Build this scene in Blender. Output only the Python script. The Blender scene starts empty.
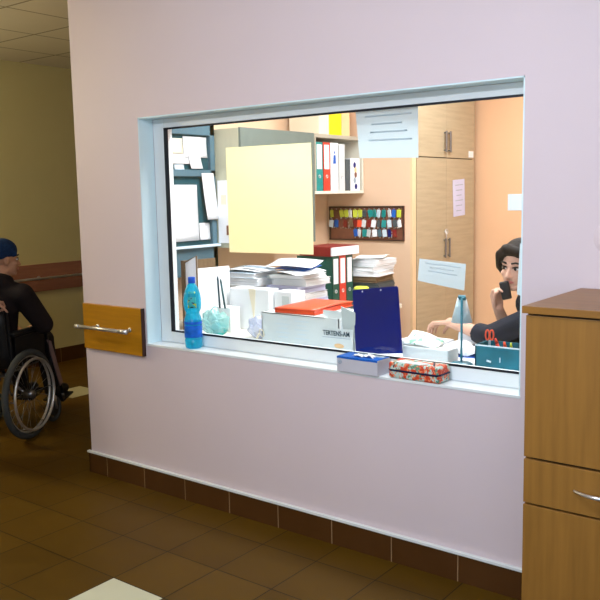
import bpy, bmesh, math, random
from mathutils import Vector, Matrix, Euler, Quaternion
random.seed(7)
C = bpy.context.scene.collection
PI = math.pi
V = Vector
R = math.radians

# ------------------------------------------------------------------ materials
def new_mat(name):
    m = bpy.data.materials.new(name); m.use_nodes = True
    nt = m.node_tree
    return m, nt, nt.nodes['Principled BSDF']

def mat(name, col, rough=.6, metal=0, spec=.3, var=.06, scale=6, stretch=(1, 1, 1), bump=0, bscale=60, sheen=0):
    m, nt, b = new_mat(name)
    tc = nt.nodes.new('ShaderNodeTexCoord'); mp = nt.nodes.new('ShaderNodeMapping')
    mp.inputs['Scale'].default_value = stretch
    nt.links.new(tc.outputs['Object'], mp.inputs['Vector'])
    nz = nt.nodes.new('ShaderNodeTexNoise'); nz.inputs['Scale'].default_value = scale; nz.inputs['Detail'].default_value = 5
    nt.links.new(mp.outputs['Vector'], nz.inputs['Vector'])
    cr = nt.nodes.new('ShaderNodeValToRGB')
    cr.color_ramp.elements[0].position = .3; cr.color_ramp.elements[1].position = .7
    cr.color_ramp.elements[0].color = (*[max(0, c * (1 - var)) for c in col], 1)
    cr.color_ramp.elements[1].color = (*[min(1, c * (1 + var)) for c in col], 1)
    nt.links.new(nz.outputs['Fac'], cr.inputs['Fac']); nt.links.new(cr.outputs['Color'], b.inputs['Base Color'])
    b.inputs['Roughness'].default_value = rough; b.inputs['Metallic'].default_value = metal
    b.inputs['Specular IOR Level'].default_value = spec
    if sheen: b.inputs['Sheen Weight'].default_value = sheen
    if bump:
        n2 = nt.nodes.new('ShaderNodeTexNoise'); n2.inputs['Scale'].default_value = bscale
        nt.links.new(mp.outputs['Vector'], n2.inputs['Vector'])
        bp = nt.nodes.new('ShaderNodeBump'); bp.inputs['Strength'].default_value = bump; bp.inputs['Distance'].default_value = .002
        nt.links.new(n2.outputs['Fac'], bp.inputs['Height']); nt.links.new(bp.outputs['Normal'], b.inputs['Normal'])
    return m

def translucent(name, col, fac=.45, tcol=None):
    m, nt, b = new_mat(name)
    out = nt.nodes['Material Output']
    tc = nt.nodes.new('ShaderNodeTexCoord'); nz = nt.nodes.new('ShaderNodeTexNoise'); nz.inputs['Scale'].default_value = 3
    nt.links.new(tc.outputs['Object'], nz.inputs['Vector'])
    cr = nt.nodes.new('ShaderNodeValToRGB')
    cr.color_ramp.elements[0].color = (*[c * .95 for c in col], 1); cr.color_ramp.elements[1].color = (*col, 1)
    nt.links.new(nz.outputs['Fac'], cr.inputs['Fac']); nt.links.new(cr.outputs['Color'], b.inputs['Base Color'])
    b.inputs['Roughness'].default_value = .6; b.inputs['Specular IOR Level'].default_value = .2
    t = nt.nodes.new('ShaderNodeBsdfTranslucent'); t.inputs['Color'].default_value = (*(tcol or col), 1)
    mx = nt.nodes.new('ShaderNodeMixShader'); mx.inputs[0].default_value = fac
    nt.links.new(b.outputs[0], mx.inputs[1]); nt.links.new(t.outputs[0], mx.inputs[2]); nt.links.new(mx.outputs[0], out.inputs['Surface'])
    return m

def clear(name, tint=(1, 1, 1), gloss=1.0, rough=.0, body=0, bcol=(1, 1, 1)):
    """thin glass or clear plastic: transparent + Fresnel gloss (+ a little scattering body)"""
    m, nt, b = new_mat(name)
    out = nt.nodes['Material Output']; nt.nodes.remove(b)
    tr = nt.nodes.new('ShaderNodeBsdfTransparent'); tr.inputs['Color'].default_value = (*tint, 1)
    gl = nt.nodes.new('ShaderNodeBsdfGlossy'); gl.inputs['Roughness'].default_value = rough
    lw = nt.nodes.new('ShaderNodeLayerWeight'); lw.inputs['Blend'].default_value = .5
    pw_ = nt.nodes.new('ShaderNodeMath'); pw_.operation = 'POWER'; pw_.inputs[1].default_value = 4
    nt.links.new(lw.outputs['Facing'], pw_.inputs[0])
    mu = nt.nodes.new('ShaderNodeMath'); mu.operation = 'MULTIPLY_ADD'; mu.inputs[1].default_value = .9 * gloss; mu.inputs[2].default_value = .035 * gloss
    nt.links.new(pw_.outputs[0], mu.inputs[0])
    base = tr.outputs[0]
    if body:
        tl = nt.nodes.new('ShaderNodeBsdfTranslucent'); tl.inputs['Color'].default_value = (*bcol, 1)
        df = nt.nodes.new('ShaderNodeBsdfDiffuse'); df.inputs['Color'].default_value = (*bcol, 1)
        m0 = nt.nodes.new('ShaderNodeMixShader'); m0.inputs[0].default_value = .5
        nt.links.new(tl.outputs[0], m0.inputs[1]); nt.links.new(df.outputs[0], m0.inputs[2])
        m1 = nt.nodes.new('ShaderNodeMixShader'); m1.inputs[0].default_value = body
        nt.links.new(tr.outputs[0], m1.inputs[1]); nt.links.new(m0.outputs[0], m1.inputs[2]); base = m1.outputs[0]
    mx = nt.nodes.new('ShaderNodeMixShader')
    nt.links.new(mu.outputs[0], mx.inputs[0]); nt.links.new(base, mx.inputs[1]); nt.links.new(gl.outputs[0], mx.inputs[2])
    nt.links.new(mx.outputs[0], out.inputs['Surface'])
    return m

def emit(name, col, s):
    m, nt, b = new_mat(name)
    b.inputs['Base Color'].default_value = (*col, 1)
    b.inputs['Emission Color'].default_value = (*col, 1); b.inputs['Emission Strength'].default_value = s
    return m

def tile_mat(name, c1, c2, mortar, px, py, ox, oy, msize, rough, axes='xy', spec=.5, extra=None):
    """square grid of tiles laid out in object (= room) coordinates"""
    m, nt, b = new_mat(name)
    tc = nt.nodes.new('ShaderNodeTexCoord'); sp = nt.nodes.new('ShaderNodeSeparateXYZ')
    nt.links.new(tc.outputs['Object'], sp.inputs[0])
    def math_(op, a, bb=None, c=None):
        n = nt.nodes.new('ShaderNodeMath'); n.operation = op
        for i, v in enumerate((a, bb, c)):
            if v is None: continue
            if isinstance(v, (int, float)): n.inputs[i].default_value = v
            else: nt.links.new(v, n.inputs[i])
        return n.outputs[0]
    ix = {'x': 0, 'y': 1, 'z': 2}
    us = math_('DIVIDE', math_('SUBTRACT', sp.outputs[ix[axes[0]]], ox), px)
    vs = math_('DIVIDE', math_('SUBTRACT', sp.outputs[ix[axes[1]]], oy), py)
    fu, fv = math_('FRACT', us), math_('FRACT', vs)
    cu, cv = math_('FLOOR', us), math_('FLOOR', vs)
    du = math_('MULTIPLY', math_('MINIMUM', fu, math_('SUBTRACT', 1.0, fu)), px)
    dv = math_('MULTIPLY', math_('MINIMUM', fv, math_('SUBTRACT', 1.0, fv)), py)
    joint = math_('LESS_THAN', math_('MINIMUM', du, dv), msize)
    cmb = nt.nodes.new('ShaderNodeCombineXYZ'); nt.links.new(cu, cmb.inputs[0]); nt.links.new(cv, cmb.inputs[1])
    wn = nt.nodes.new('ShaderNodeTexWhiteNoise'); nt.links.new(cmb.outputs[0], wn.inputs['Vector'])
    nz = nt.nodes.new('ShaderNodeTexNoise'); nz.inputs['Scale'].default_value = 7; nz.inputs['Detail'].default_value = 6
    nt.links.new(tc.outputs['Object'], nz.inputs['Vector'])
    f = math_('ADD', math_('MULTIPLY', wn.outputs['Value'], .45), math_('MULTIPLY', nz.outputs['Fac'], .6))
    mx = nt.nodes.new('ShaderNodeMix'); mx.data_type = 'RGBA'
    nt.links.new(f, mx.inputs[0]); mx.inputs[6].default_value = (*c1, 1); mx.inputs[7].default_value = (*c2, 1)
    colr = mx.outputs[2]
    for (tu, tv, tcn) in (extra or []):
        a = math_('COMPARE', cu, float(tu), .1); bb = math_('COMPARE', cv, float(tv), .1)
        mm = nt.nodes.new('ShaderNodeMix'); mm.data_type = 'RGBA'
        nt.links.new(math_('MULTIPLY', a, bb), mm.inputs[0]); nt.links.new(colr, mm.inputs[6]); mm.inputs[7].default_value = (*tcn, 1)
        colr = mm.outputs[2]
    m2 = nt.nodes.new('ShaderNodeMix'); m2.data_type = 'RGBA'
    nt.links.new(joint, m2.inputs[0]); nt.links.new(colr, m2.inputs[6]); m2.inputs[7].default_value = (*mortar, 1)
    nt.links.new(m2.outputs[2], b.inputs['Base Color'])
    b.inputs['Specular IOR Level'].default_value = spec
    rr = math_('ADD', rough, math_('MULTIPLY', nz.outputs['Fac'], .15)); nt.links.new(rr, b.inputs['Roughness'])
    bp = nt.nodes.new('ShaderNodeBump'); bp.inputs['Strength'].default_value = .4; bp.inputs['Distance'].default_value = .002
    nt.links.new(math_('SUBTRACT', 1.0, joint), bp.inputs['Height']); nt.links.new(bp.outputs['Normal'], b.inputs['Normal'])
    return m

def pattern_mat(name, cols, scale, base, thr=.5, rough=.5):
    """voronoi blotches of several colours on a base: floral print"""
    m, nt, b = new_mat(name)
    tc = nt.nodes.new('ShaderNodeTexCoord')
    cur = None
    for i, (col, sc, t0, off) in enumerate(cols):
        mp = nt.nodes.new('ShaderNodeMapping'); mp.inputs['Location'].default_value = (off, off * .7, off * 1.3)
        nt.links.new(tc.outputs['Object'], mp.inputs['Vector'])
        vo = nt.nodes.new('ShaderNodeTexNoise'); vo.inputs['Scale'].default_value = sc; vo.inputs['Detail'].default_value = 2
        nt.links.new(mp.outputs['Vector'], vo.inputs['Vector'])
        cr = nt.nodes.new('ShaderNodeValToRGB'); cr.color_ramp.elements[0].position = t0; cr.color_ramp.elements[1].position = t0 + .03
        nt.links.new(vo.outputs['Fac'], cr.inputs['Fac'])
        mx = nt.nodes.new('ShaderNodeMix'); mx.data_type = 'RGBA'
        nt.links.new(cr.outputs['Color'], mx.inputs[0])
        if cur is None: mx.inputs[6].default_value = (*base, 1)
        else: nt.links.new(cur, mx.inputs[6])
        mx.inputs[7].default_value = (*col, 1); cur = mx.outputs[2]
    nt.links.new(cur, b.inputs['Base Color']); b.inputs['Roughness'].default_value = rough
    return m

M = {}
M['pink'] = mat('pink_paint', (.715, .61, .645), .55, spec=.3, var=.012, scale=3, bump=.15, bscale=220)
M['cream'] = mat('cream_paint', (.60, .53, .26), .6, var=.03, scale=2, bump=.1, bscale=180)
M['salmon'] = mat('salmon_paint', (.80, .47, .27), .6, var=.02, scale=2)
M['salmon2'] = mat('peach_paint', (.82, .58, .40), .6, var=.02, scale=2)
M['ceil_off'] = mat('white_paint', (.85, .85, .85), .7, var=.01)
M['white'] = mat('white_plastic', (.80, .85, .86), .35, spec=.4, var=.01)
M['reveal'] = mat('lit_reveal_board', (.74, .92, .97), .4, spec=.4, var=.01)  # white boards with the bluish window light put into their colour
M['gasket'] = mat('black_rubber', (.012, .014, .02), .5, var=.05)
M['wood'] = mat('beech_veneer', (.31, .145, .028), .42, spec=.35, var=.13, scale=5, stretch=(9, 9, .6))
M['wood_top'] = mat('beech_veneer_top', (.28, .125, .022), .38, spec=.4, var=.13, scale=5, stretch=(.6, 9, 9))
M['wood_dark'] = mat('dark_gap', (.03, .015, .006), .7, var=.1)
M['rail_board'] = mat('rail_board_wood', (.46, .20, .006), .4, spec=.4, var=.12, scale=6, stretch=(.7, 5, 8))
M['rail_board_red'] = mat('rail_board_red_wood', (.33, .145, .09), .45, var=.1, scale=6, stretch=(5, .7, 8))
M['edge_dark'] = mat('dark_edge_band', (.05, .02, .015), .5, var=.1)
M['chrome'] = mat('brushed_steel', (.74, .74, .75), .28, metal=.8, var=.05)
M['steel_dark'] = mat('grey_metal', (.25, .25, .26), .35, metal=.9, var=.05)
M['black'] = mat('black_plastic', (.012, .012, .014), .45, var=.1)
M['rubber'] = mat('grey_rubber', (.06, .065, .065), .65, var=.1)
M['skirt'] = tile_mat('brown_skirting_tile', (.060, .021, .004), (.095, .036, .008), (.34, .22, .12), .3185, 5, -2.714 - .3185 * 12, -1, .0022, .3, 'xz')
M['skirt2'] = tile_mat('brown_skirting_tile_side', (.060, .021, .004), (.095, .036, .008), (.34, .22, .12), .3185, 5, 0, -1, .0022, .3, 'yz')
M['floor'] = tile_mat('brown_floor_tile', (.072, .034, .002), (.12, .062, .005), (.016, .009, .004), .3065, .31, -2.950, -.20, .0024, .36,
                      extra=[(1, -3, (.62, .62, .46)), (-9, 4, (.45, .42, .26))], spec=.14)
M['floor_off'] = mat('grey_linoleum', (.45, .42, .38), .5, var=.04)
M['ceil'] = tile_mat('mineral_ceiling_tile', (.68, .62, .47), (.74, .68, .53), (.34, .29, .19), .645, .66, -4.905, .33, .009, .8, spec=.1)
M['paper'] = mat('white_paper', (.86, .87, .88), .7, spec=.1, var=.02)
M['paper_blue'] = mat('pale_blue_paper', (.66, .78, .86), .7, spec=.1, var=.02)
M['paper_cream'] = mat('cream_paper', (.86, .76, .58), .7, spec=.1, var=.03)
M['paper_lilac'] = mat('lilac_paper', (.62, .62, .82), .65, spec=.2, var=.04)
M['ink'] = mat('blue_grey_ink', (.32, .40, .48), .7, var=.1)
M['faint'] = translucent('faint_writing', (.72, .80, .86), .58)
M['ink_dark'] = mat('dark_ink', (.02, .06, .09), .7, var=.1)
M['sheet_yellow'] = translucent('pale_yellow_reflection', (1, .96, .74), .72, (1, .965, .72))  # bright yellow reflection put into a translucent colour
M['sheet_blue'] = translucent('pale_blue_poster', (.80, .875, .91), .6)
M['glass'] = clear('window_glass', (.97, .99, .99), 1.0)
M['bottle'] = clear('blue_plastic', (.22, .86, 1.0), .9, .06, .42, (.05, .72, 1.0))
M['bottle_label'] = mat('blue_label', (.01, .13, .62), .35, var=.3, scale=30)
M['neck_patch'] = pattern_mat('green_yellow_blotches', [((.45, .55, .05), 40, .50, 2.0), ((.01, .06, .10), 60, .58, 4.4)], 20, (.02, .40, .42))
M['cap_blue'] = mat('blue_cap', (.01, .10, .60), .4, var=.05)
M['green'] = mat('dark_green_cover', (.004, .075, .055), .4, spec=.4, var=.12)
M['teal'] = mat('teal_cover', (.004, .25, .24), .4, var=.08)
M['red'] = mat('red_cover', (.68, .05, .03), .4, var=.06)
M['red_dark'] = mat('dark_red_cover', (.22, .012, .012), .45, var=.1)
M['orange_red'] = mat('orange_red_plastic', (.85, .09, .03), .35, spec=.5, var=.05)
M['navy'] = mat('navy_vinyl', (.001, .009, .15), .45, spec=.12, var=.06)
M['dgrey'] = mat('dark_grey_card', (.07, .09, .10), .5, var=.1)
M['lgrey'] = mat('light_grey_card', (.62, .66, .66), .6, var=.04)
M['yellow'] = mat('bright_yellow_card', (.95, .72, .01), .5, var=.04)
M['peach_card'] = mat('peach_card', (.90, .58, .30), .5, var=.04)
M['lime'] = mat('lime_plastic', (.58, .66, .06), .4, var=.08)
M['cab_grey'] = mat('grey_green_laminate', (.15, .19, .17), .45, var=.05, scale=20)
M['cab_beige'] = mat('beige_laminate', (.52, .52, .38), .5, var=.05, stretch=(8, 8, .7))
M['board_blue'] = mat('grey_blue_board', (.085, .165, .21), .5, var=.06)  # blue tint imitates a cool reflection in the glass over the board
M['board_in'] = mat('dark_teal_felt', (.014, .075, .095), .7, var=.1)  # teal of the board panels carries the same painted reflection tint
M['wardrobe'] = mat('pale_oak_laminate', (.46, .37, .24), .45, var=.09, scale=5, stretch=(7, .7, 9))
M['wardrobe_edge'] = mat('orange_edge_wood', (.85, .60, .36), .5, var=.04)
M['brown_board'] = mat('brown_key_board', (.20, .07, .04), .5, var=.15, scale=20)
M['shelf'] = mat('pale_shelf', (.78, .74, .62), .5, var=.03)
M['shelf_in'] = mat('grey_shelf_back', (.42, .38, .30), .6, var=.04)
M['desk'] = mat('white_desk', (.80, .82, .84), .35, var=.02)
M['brown_wood'] = mat('brown_wood', (.17, .11, .06), .5, var=.15, stretch=(8, 8, 1))
M['carton'] = mat('white_carton', (.72, .77, .77), .55, var=.03)
M['carton_in'] = mat('grey_carton_inside', (.55, .60, .58), .6, var=.03)
M['box_lilac'] = mat('lilac_box_print', (.55, .55, .62), .5, var=.05)
M['box_blue'] = mat('blue_box_print', (.008, .12, .52), .4, var=.06)
M['floral'] = pattern_mat('floral_wrap', [((.10, .30, .20), 46, .54, 3.1), ((.66, .06, .02), 38, .49, .0), ((.90, .28, .12), 95, .56, 5.2), ((.03, .05, .04), 80, .66, 8.2)], 20, (.52, .68, .62))
M['flower_paper'] = pattern_mat('flower_card', [((.20, .45, .30), 30, .60, 1.1), ((.95, .72, .50), 24, .62, 4.0)], 20, (.84, .88, .84))
M['ribbon'] = mat('navy_ribbon', (.008, .012, .05), .35, var=.05)
M['tealbox'] = mat('teal_box_board', (.006, .145, .205), .4, spec=.4, var=.35, scale=9)
M['lampshade'] = mat('pale_blue_enamel', (.60, .76, .83), .3, spec=.5, var=.03)
M['lampteal'] = mat('teal_enamel', (.01, .17, .24), .3, spec=.5, var=.05)
M['skin'] = mat('skin', (.60, .35, .25), .5, spec=.3, var=.06, scale=25)
M['skin_dim'] = mat('skin_older', (.50, .27, .17), .55, var=.08, scale=25)
M['eye_white'] = mat('eye_white', (.75, .72, .70), .3, var=.01)
M['eye_dark'] = mat('dark_brown_eye', (.02, .012, .008), .3, var=.01)
M['lip'] = mat('lip', (.48, .16, .14), .45, var=.03)
M['hair'] = mat('dark_brown_hair', (.014, .009, .007), .6, spec=.15, var=.4, scale=40, stretch=(1, 1, .3), bump=.6, bscale=90)
M['jacket'] = mat('dark_navy_knit', (.006, .009, .020), .8, var=.3, scale=60, bump=.3, bscale=200)
M['coat'] = mat('dark_brown_coat', (.010, .006, .007), .85, var=.3, scale=12, bump=.4, bscale=60)
M['trousers'] = mat('dark_trousers', (.014, .013, .014), .85, var=.2)
M['hat'] = mat('blue_wool_hat', (.006, .028, .095), .9, var=.25, scale=60, bump=.6, bscale=120)
M['calf'] = mat('pinkish_grey_plastic', (.22, .15, .15), .45, var=.1)
M['bag'] = clear('crinkled_clear_bag', (.75, .93, .92), 1.6, .15, .55, (.55, .85, .83))
M['tealbag'] = mat('teal_cloth', (.05, .45, .45), .6, var=.2)
M['sleeve'] = clear('plastic_sleeve', (.80, .84, .95), 1.2, .1, .55, (.70, .74, .88))

# ------------------------------------------------------------------ mesh builder
def rotm(rot):
    if rot is None: return Matrix.Identity(3)
    if isinstance(rot, (int, float)): return Matrix.Rotation(rot, 3, 'Z')
    if isinstance(rot, Matrix): return rot
    return Euler(rot).to_matrix()

class MB:
    def __init__(s): s.bm = bmesh.new()
    def _mi(s, fs, mi):
        for f in fs: f.material_index = mi
    def box(s, c, d, rot=None, bev=0, mi=0, seg=2):
        r = rotm(rot); c = V(c)
        vs = [s.bm.verts.new(c + r @ V((d[0] * i / 2, d[1] * j / 2, d[2] * k / 2))) for i in (-1, 1) for j in (-1, 1) for k in (-1, 1)]
        idx = [(0, 1, 3, 2), (4, 6, 7, 5), (0, 4, 5, 1), (2, 3, 7, 6), (0, 2, 6, 4), (1, 5, 7, 3)]
        fs = [s.bm.faces.new([vs[i] for i in q]) for q in idx]
        s._mi(fs, mi)
        if bev:
            es = list({e for f in fs for e in f.edges})
            out = bmesh.ops.bevel(s.bm, geom=es, offset=bev, segments=seg, affect='EDGES', profile=.5)
            s._mi(out['faces'], mi)
        return s
    def span(s, a, b, **k):
        a, b = V(a), V(b)
        return s.box((a + b) / 2, [abs(q) for q in (b - a)], **k)
    def cyl(s, p0, p1, r0, r1=None, n=16, mi=0, caps=True):
        p0, p1 = V(p0), V(p1); r1 = r0 if r1 is None else r1
        q = V((0, 0, 1)).rotation_difference((p1 - p0).normalized())
        A = [p0 + q @ V((r0 * math.cos(2 * PI * i / n), r0 * math.sin(2 * PI * i / n), 0)) for i in range(n)]
        B = [p1 + q @ V((r1 * math.cos(2 * PI * i / n), r1 * math.sin(2 * PI * i / n), 0)) for i in range(n)]
        A = [s.bm.verts.new(v) for v in A]; B = [s.bm.verts.new(v) for v in B]
        fs = [s.bm.faces.new((A[i], A[(i + 1) % n], B[(i + 1) % n], B[i])) for i in range(n)]
        if caps: fs += [s.bm.faces.new(A[::-1]), s.bm.faces.new(B)]
        s._mi(fs, mi); return s
    def ell(s, c, r, rot=None, n=16, mi=0):
        m = Matrix.Translation(V(c)) @ rotm(rot).to_4x4() @ Matrix.Diagonal((*(r if hasattr(r, '__len__') else (r, r, r)), 1))
        g = bmesh.ops.create_uvsphere(s.bm, u_segments=n, v_segments=max(6, n // 2 + 2), radius=1, matrix=m)
        s._mi({f for v in g['verts'] for f in v.link_faces}, mi); return s
    def cap(s, p0, p1, r0, r1=None, n=14, mi=0, ends=(1, 1)):
        r1 = r0 if r1 is None else r1
        s.cyl(p0, p1, r0, r1, n, mi)
        if ends[0]: s.ell(p0, r0, n=n, mi=mi)
        if ends[1]: s.ell(p1, r1, n=n, mi=mi)
        return s
    def tube(s, pts, r, n=10, closed=False, mi=0):
        pts = [V(p) for p in pts]; N = len(pts); rings = []
        prev = None
        for i, p in enumerate(pts):
            if closed: t = (pts[(i + 1) % N] - pts[i - 1]).normalized()
            else: t = (pts[min(i + 1, N - 1)] - pts[max(i - 1, 0)]).normalized()
            if prev is None:
                a = V((0, 0, 1)) if abs(t.z) < .9 else V((1, 0, 0))
                u = t.cross(a).normalized()
            else:
                u = (prev - t * prev.dot(t)).normalized()
            prev = u; w = t.cross(u)
            rr = r[i] if hasattr(r, '__len__') else r
            rings.append([s.bm.verts.new(p + u * rr * math.cos(2 * PI * k / n) + w * rr * math.sin(2 * PI * k / n)) for k in range(n)])
        fs = []
        for i in range(N if closed else N - 1):
            A, B = rings[i], rings[(i + 1) % N]
            fs += [s.bm.faces.new((A[k], A[(k + 1) % n], B[(k + 1) % n], B[k])) for k in range(n)]
        if not closed: fs += [s.bm.faces.new(rings[0][::-1]), s.bm.faces.new(rings[-1])]
        s._mi(fs, mi); return s
    def ring(s, c, R_, r, ax=(1, 0, 0), n=48, m=10, mi=0):
        q = V((0, 0, 1)).rotation_difference(V(ax).normalized())
        return s.tube([V(c) + q @ V((R_ * math.cos(2 * PI * i / n), R_ * math.sin(2 * PI * i / n), 0)) for i in range(n)], r, m, True, mi)
    def lathe(s, prof, n=28, c=(0, 0, 0), mi=0, caps=True):
        c = V(c); rings = [[s.bm.verts.new(c + V((r * math.cos(2 * PI * i / n), r * math.sin(2 * PI * i / n), z))) for i in range(n)] for r, z in prof]
        fs = []
        for A, B in zip(rings, rings[1:]):
            fs += [s.bm.faces.new((A[i], A[(i + 1) % n], B[(i + 1) % n], B[i])) for i in range(n)]
        if caps: fs += [s.bm.faces.new(rings[0][::-1]), s.bm.faces.new(rings[-1])]
        s._mi(fs, mi); return s
    def prism(s, poly, off, mi=0):
        A = [s.bm.verts.new(V(p)) for p in poly]; B = [s.bm.verts.new(V(p) + V(off)) for p in poly]; n = len(A)
        fs = [s.bm.faces.new(A[::-1]), s.bm.faces.new(B)] + [s.bm.faces.new((A[i], A[(i + 1) % n], B[(i + 1) % n], B[i])) for i in range(n)]
        s._mi(fs, mi); return s
    def sheet(s, f, nu, nv, th, mi=0):
        """a curled sheet: f(u,v) -> point, with real thickness th along local normal"""
        P = [[V(f(i / nu, j / nv)) for j in range(nv + 1)] for i in range(nu + 1)]
        def nrm(i, j):
            a = P[min(i + 1, nu)][j] - P[max(i - 1, 0)][j]; b = P[i][min(j + 1, nv)] - P[i][max(j - 1, 0)]
            return a.cross(b).normalized()
        T = [[s.bm.verts.new(P[i][j] + nrm(i, j) * th / 2) for j in range(nv + 1)] for i in range(nu + 1)]
        B = [[s.bm.verts.new(P[i][j] - nrm(i, j) * th / 2) for j in range(nv + 1)] for i in range(nu + 1)]
        fs = []
        for i in range(nu):
            for j in range(nv):
                fs.append(s.bm.faces.new((T[i][j], T[i + 1][j], T[i + 1][j + 1], T[i][j + 1])))
                fs.append(s.bm.faces.new((B[i][j], B[i][j + 1], B[i + 1][j + 1], B[i + 1][j])))
        for i in range(nu):
            fs.append(s.bm.faces.new((T[i][0], B[i][0], B[i + 1][0], T[i + 1][0])))
            fs.append(s.bm.faces.new((T[i + 1][nv], B[i + 1][nv], B[i][nv], T[i][nv])))
        for j in range(nv):
            fs.append(s.bm.faces.new((T[0][j + 1], B[0][j + 1], B[0][j], T[0][j])))
            fs.append(s.bm.faces.new((T[nu][j], B[nu][j], B[nu][j + 1], T[nu][j + 1])))
        s._mi(fs, mi); return s
    def mesh(s, name, smooth=False):
        bmesh.ops.recalc_face_normals(s.bm, faces=s.bm.faces)
        me = bpy.data.meshes.new(name); s.bm.to_mesh(me); s.bm.free()
        if smooth:
            for p in me.polygons: p.use_smooth = True
        return me
    def obj(s, name, mats, parent=None, smooth=False, loc=None, rot=None):
        me = s.mesh(name, smooth)
        for m in (mats if isinstance(mats, (list, tuple)) else [mats]): me.materials.append(m)
        o = bpy.data.objects.new(name, me); C.objects.link(o)
        if parent is not None: o.parent = parent
        if loc is not None: o.location = loc
        if rot is not None: o.rotation_euler = rot
        return o

def tag(o, label, cat, group=None):
    o['label'] = label; o['category'] = cat
    if group: o['group'] = group
    return o
def thing(name, label, cat, loc=(0, 0, 0), rotz=0, group=None):
    o = bpy.data.objects.new(name, None); C.objects.link(o); o.empty_display_size = .1
    o.location = loc; o.rotation_euler = (0, 0, rotz) if isinstance(rotz, (int, float)) else rotz
    return tag(o, label, cat, group)
def struct(name, mb, m, smooth=False):
    o = mb.obj(name, m, None, smooth); o['kind'] = 'structure'; return o
def dup(root, loc, rotz, label, group=None):
    r = root.copy(); C.objects.link(r); r.location = loc; r.rotation_euler = (0, 0, rotz)
    r['label'] = label
    if group: r['group'] = group
    for ch in list(root.children):
        c = ch.copy(); C.objects.link(c); c.parent = r
        for g in list(ch.children):
            d = g.copy(); C.objects.link(d); d.parent = c
    return r
def text(name, s, size, m, parent, loc, rot, depth=.0004, bold=0, xs=1.0):
    cu = bpy.data.curves.new(name, 'FONT'); cu.body = s; cu.size = size; cu.extrude = depth; cu.offset = bold
    cu.align_x = 'CENTER'; cu.align_y = 'CENTER'
    t = bpy.data.objects.new(name, cu); C.objects.link(t)
    bpy.context.view_layer.update()
    me = bpy.data.meshes.new_from_object(t.evaluated_get(bpy.context.evaluated_depsgraph_get()))
    bpy.data.objects.remove(t); bpy.data.curves.remove(cu)
    me.materials.clear(); me.materials.append(m)
    o = bpy.data.objects.new(name, me); C.objects.link(o); o.parent = parent; o.location = loc; o.rotation_euler = rot; o.scale = (xs, 1, 1)
    return o
def remesh(mb, voxel, smooth=4, extra=None):
    """fuse overlapping closed volumes into ONE continuous surface"""
    me = mb.mesh('tmp'); o = bpy.data.objects.new('tmp', me); C.objects.link(o)
    r = o.modifiers.new('r', 'REMESH'); r.mode = 'VOXEL'; r.voxel_size = voxel; r.use_smooth_shade = True
    sm = o.modifiers.new('s', 'SMOOTH'); sm.iterations = smooth; sm.factor = .5
    bpy.context.view_layer.update()
    res = bpy.data.meshes.new_from_object(o.evaluated_get(bpy.context.evaluated_depsgraph_get()))
    bpy.data.objects.remove(o)
    if extra:
        bm = bmesh.new(); bm.from_mesh(res)
        ex = extra.mesh('ex', True); bm.from_mesh(ex)
        bm.to_mesh(res); bm.free()
    for p in res.polygons: p.use_smooth = True
    return res
def link_mesh(name, me, mats, parent):
    while len(me.materials): idx = [p.material_index for p in me.polygons]; me.materials.clear(); me.polygons.foreach_set('material_index', idx)
    for m in mats: me.materials.append(m)
    o = bpy.data.objects.new(name, me); C.objects.link(o); o.parent = parent
    return o

# ------------------------------------------------------------------ the setting
H = 2.87
XL, XR = -3.293, -1.188          # window opening
ZB, ZT = .82, 2.017
mb = MB()                         # pink wall with the opening, 20 cm thick
mb.span((-3.82, 0, 0), (XL, .2, H)); mb.span((XR, 0, 0), (2.6, .2, H)); mb.span((XL, 0, 0), (XR, .2, ZB - .012)); mb.span((XL, 0, ZT), (XR, .2, H))
struct('wall_front', mb, M['pink'])
mb = MB(); mb.span((-3.82, .2, 0), (-3.67, 6, H)); struct('wall_side', mb, M['pink'])
mb = MB(); mb.span((-6.84, -3.7, 0), (-6.74, 6, H)); struct('wall_left', mb, M['cream'])
mb = MB(); mb.span((-6.84, 6, 0), (-3.67, 6.1, H)); struct('wall_end', mb, M['cream'])
mb = MB()                         # opposite corridor wall with a window opening behind the camera
mb.span((-6.84, -3.8, 0), (-1.3, -3.7, H)); mb.span((1.7, -3.8, 0), (2.7, -3.7, H)); mb.span((-1.3, -3.8, 0), (1.7, -3.7, 1.0)); mb.span((-1.3, -3.8, 2.4), (1.7, -3.7, H))
struct('wall_back', mb, M['cream'])
mb = MB(); mb.span((2.6, -3.7, 0), (2.7, .2, H)); struct('wall_right', mb, M['cream'])
mb = MB(); mb.span((-6.84, -3.8, -.1), (2.7, 6.1, 0)); struct('floor', mb, M['floor'])
mb = MB(); mb.span((-6.84, -3.8, H), (2.7, 6.1, H + .1)); struct('ceiling', mb, M['ceil'])
mb = MB(); mb.span((-3.67, .2, 0), (0, 3.3, .004)); struct('floor_office', mb, M['floor_off'])
mb = MB(); mb.span((-3.67, .2, H - .01), (0, 3.3, H)); struct('ceiling_office', mb, M['ceil_off'])
mb = MB(); mb.span((-3.67, 2.22, 0), (-2.94, 2.26, H)); struct('wall_key', mb, M['salmon2'])
mb = MB(); mb.span((-2.94, 2.22, 0), (-2.92, 2.272, H)); struct('trim_4', mb, M['wardrobe_edge'])
mb = MB(); mb.span((-3.6, 3.3, 0), (.1, 3.4, H)); struct('wall_rear', mb, M['salmon'])
mb = MB(); mb.span((0, .2, 0), (.1, 3.3, H)); struct('wall_office', mb, M['salmon'])
mb = MB(); mb.span((-3.67, .2, 0), (-3.662, 2.22, H)); struct('wall_lining', mb, M['salmon2'])
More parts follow.
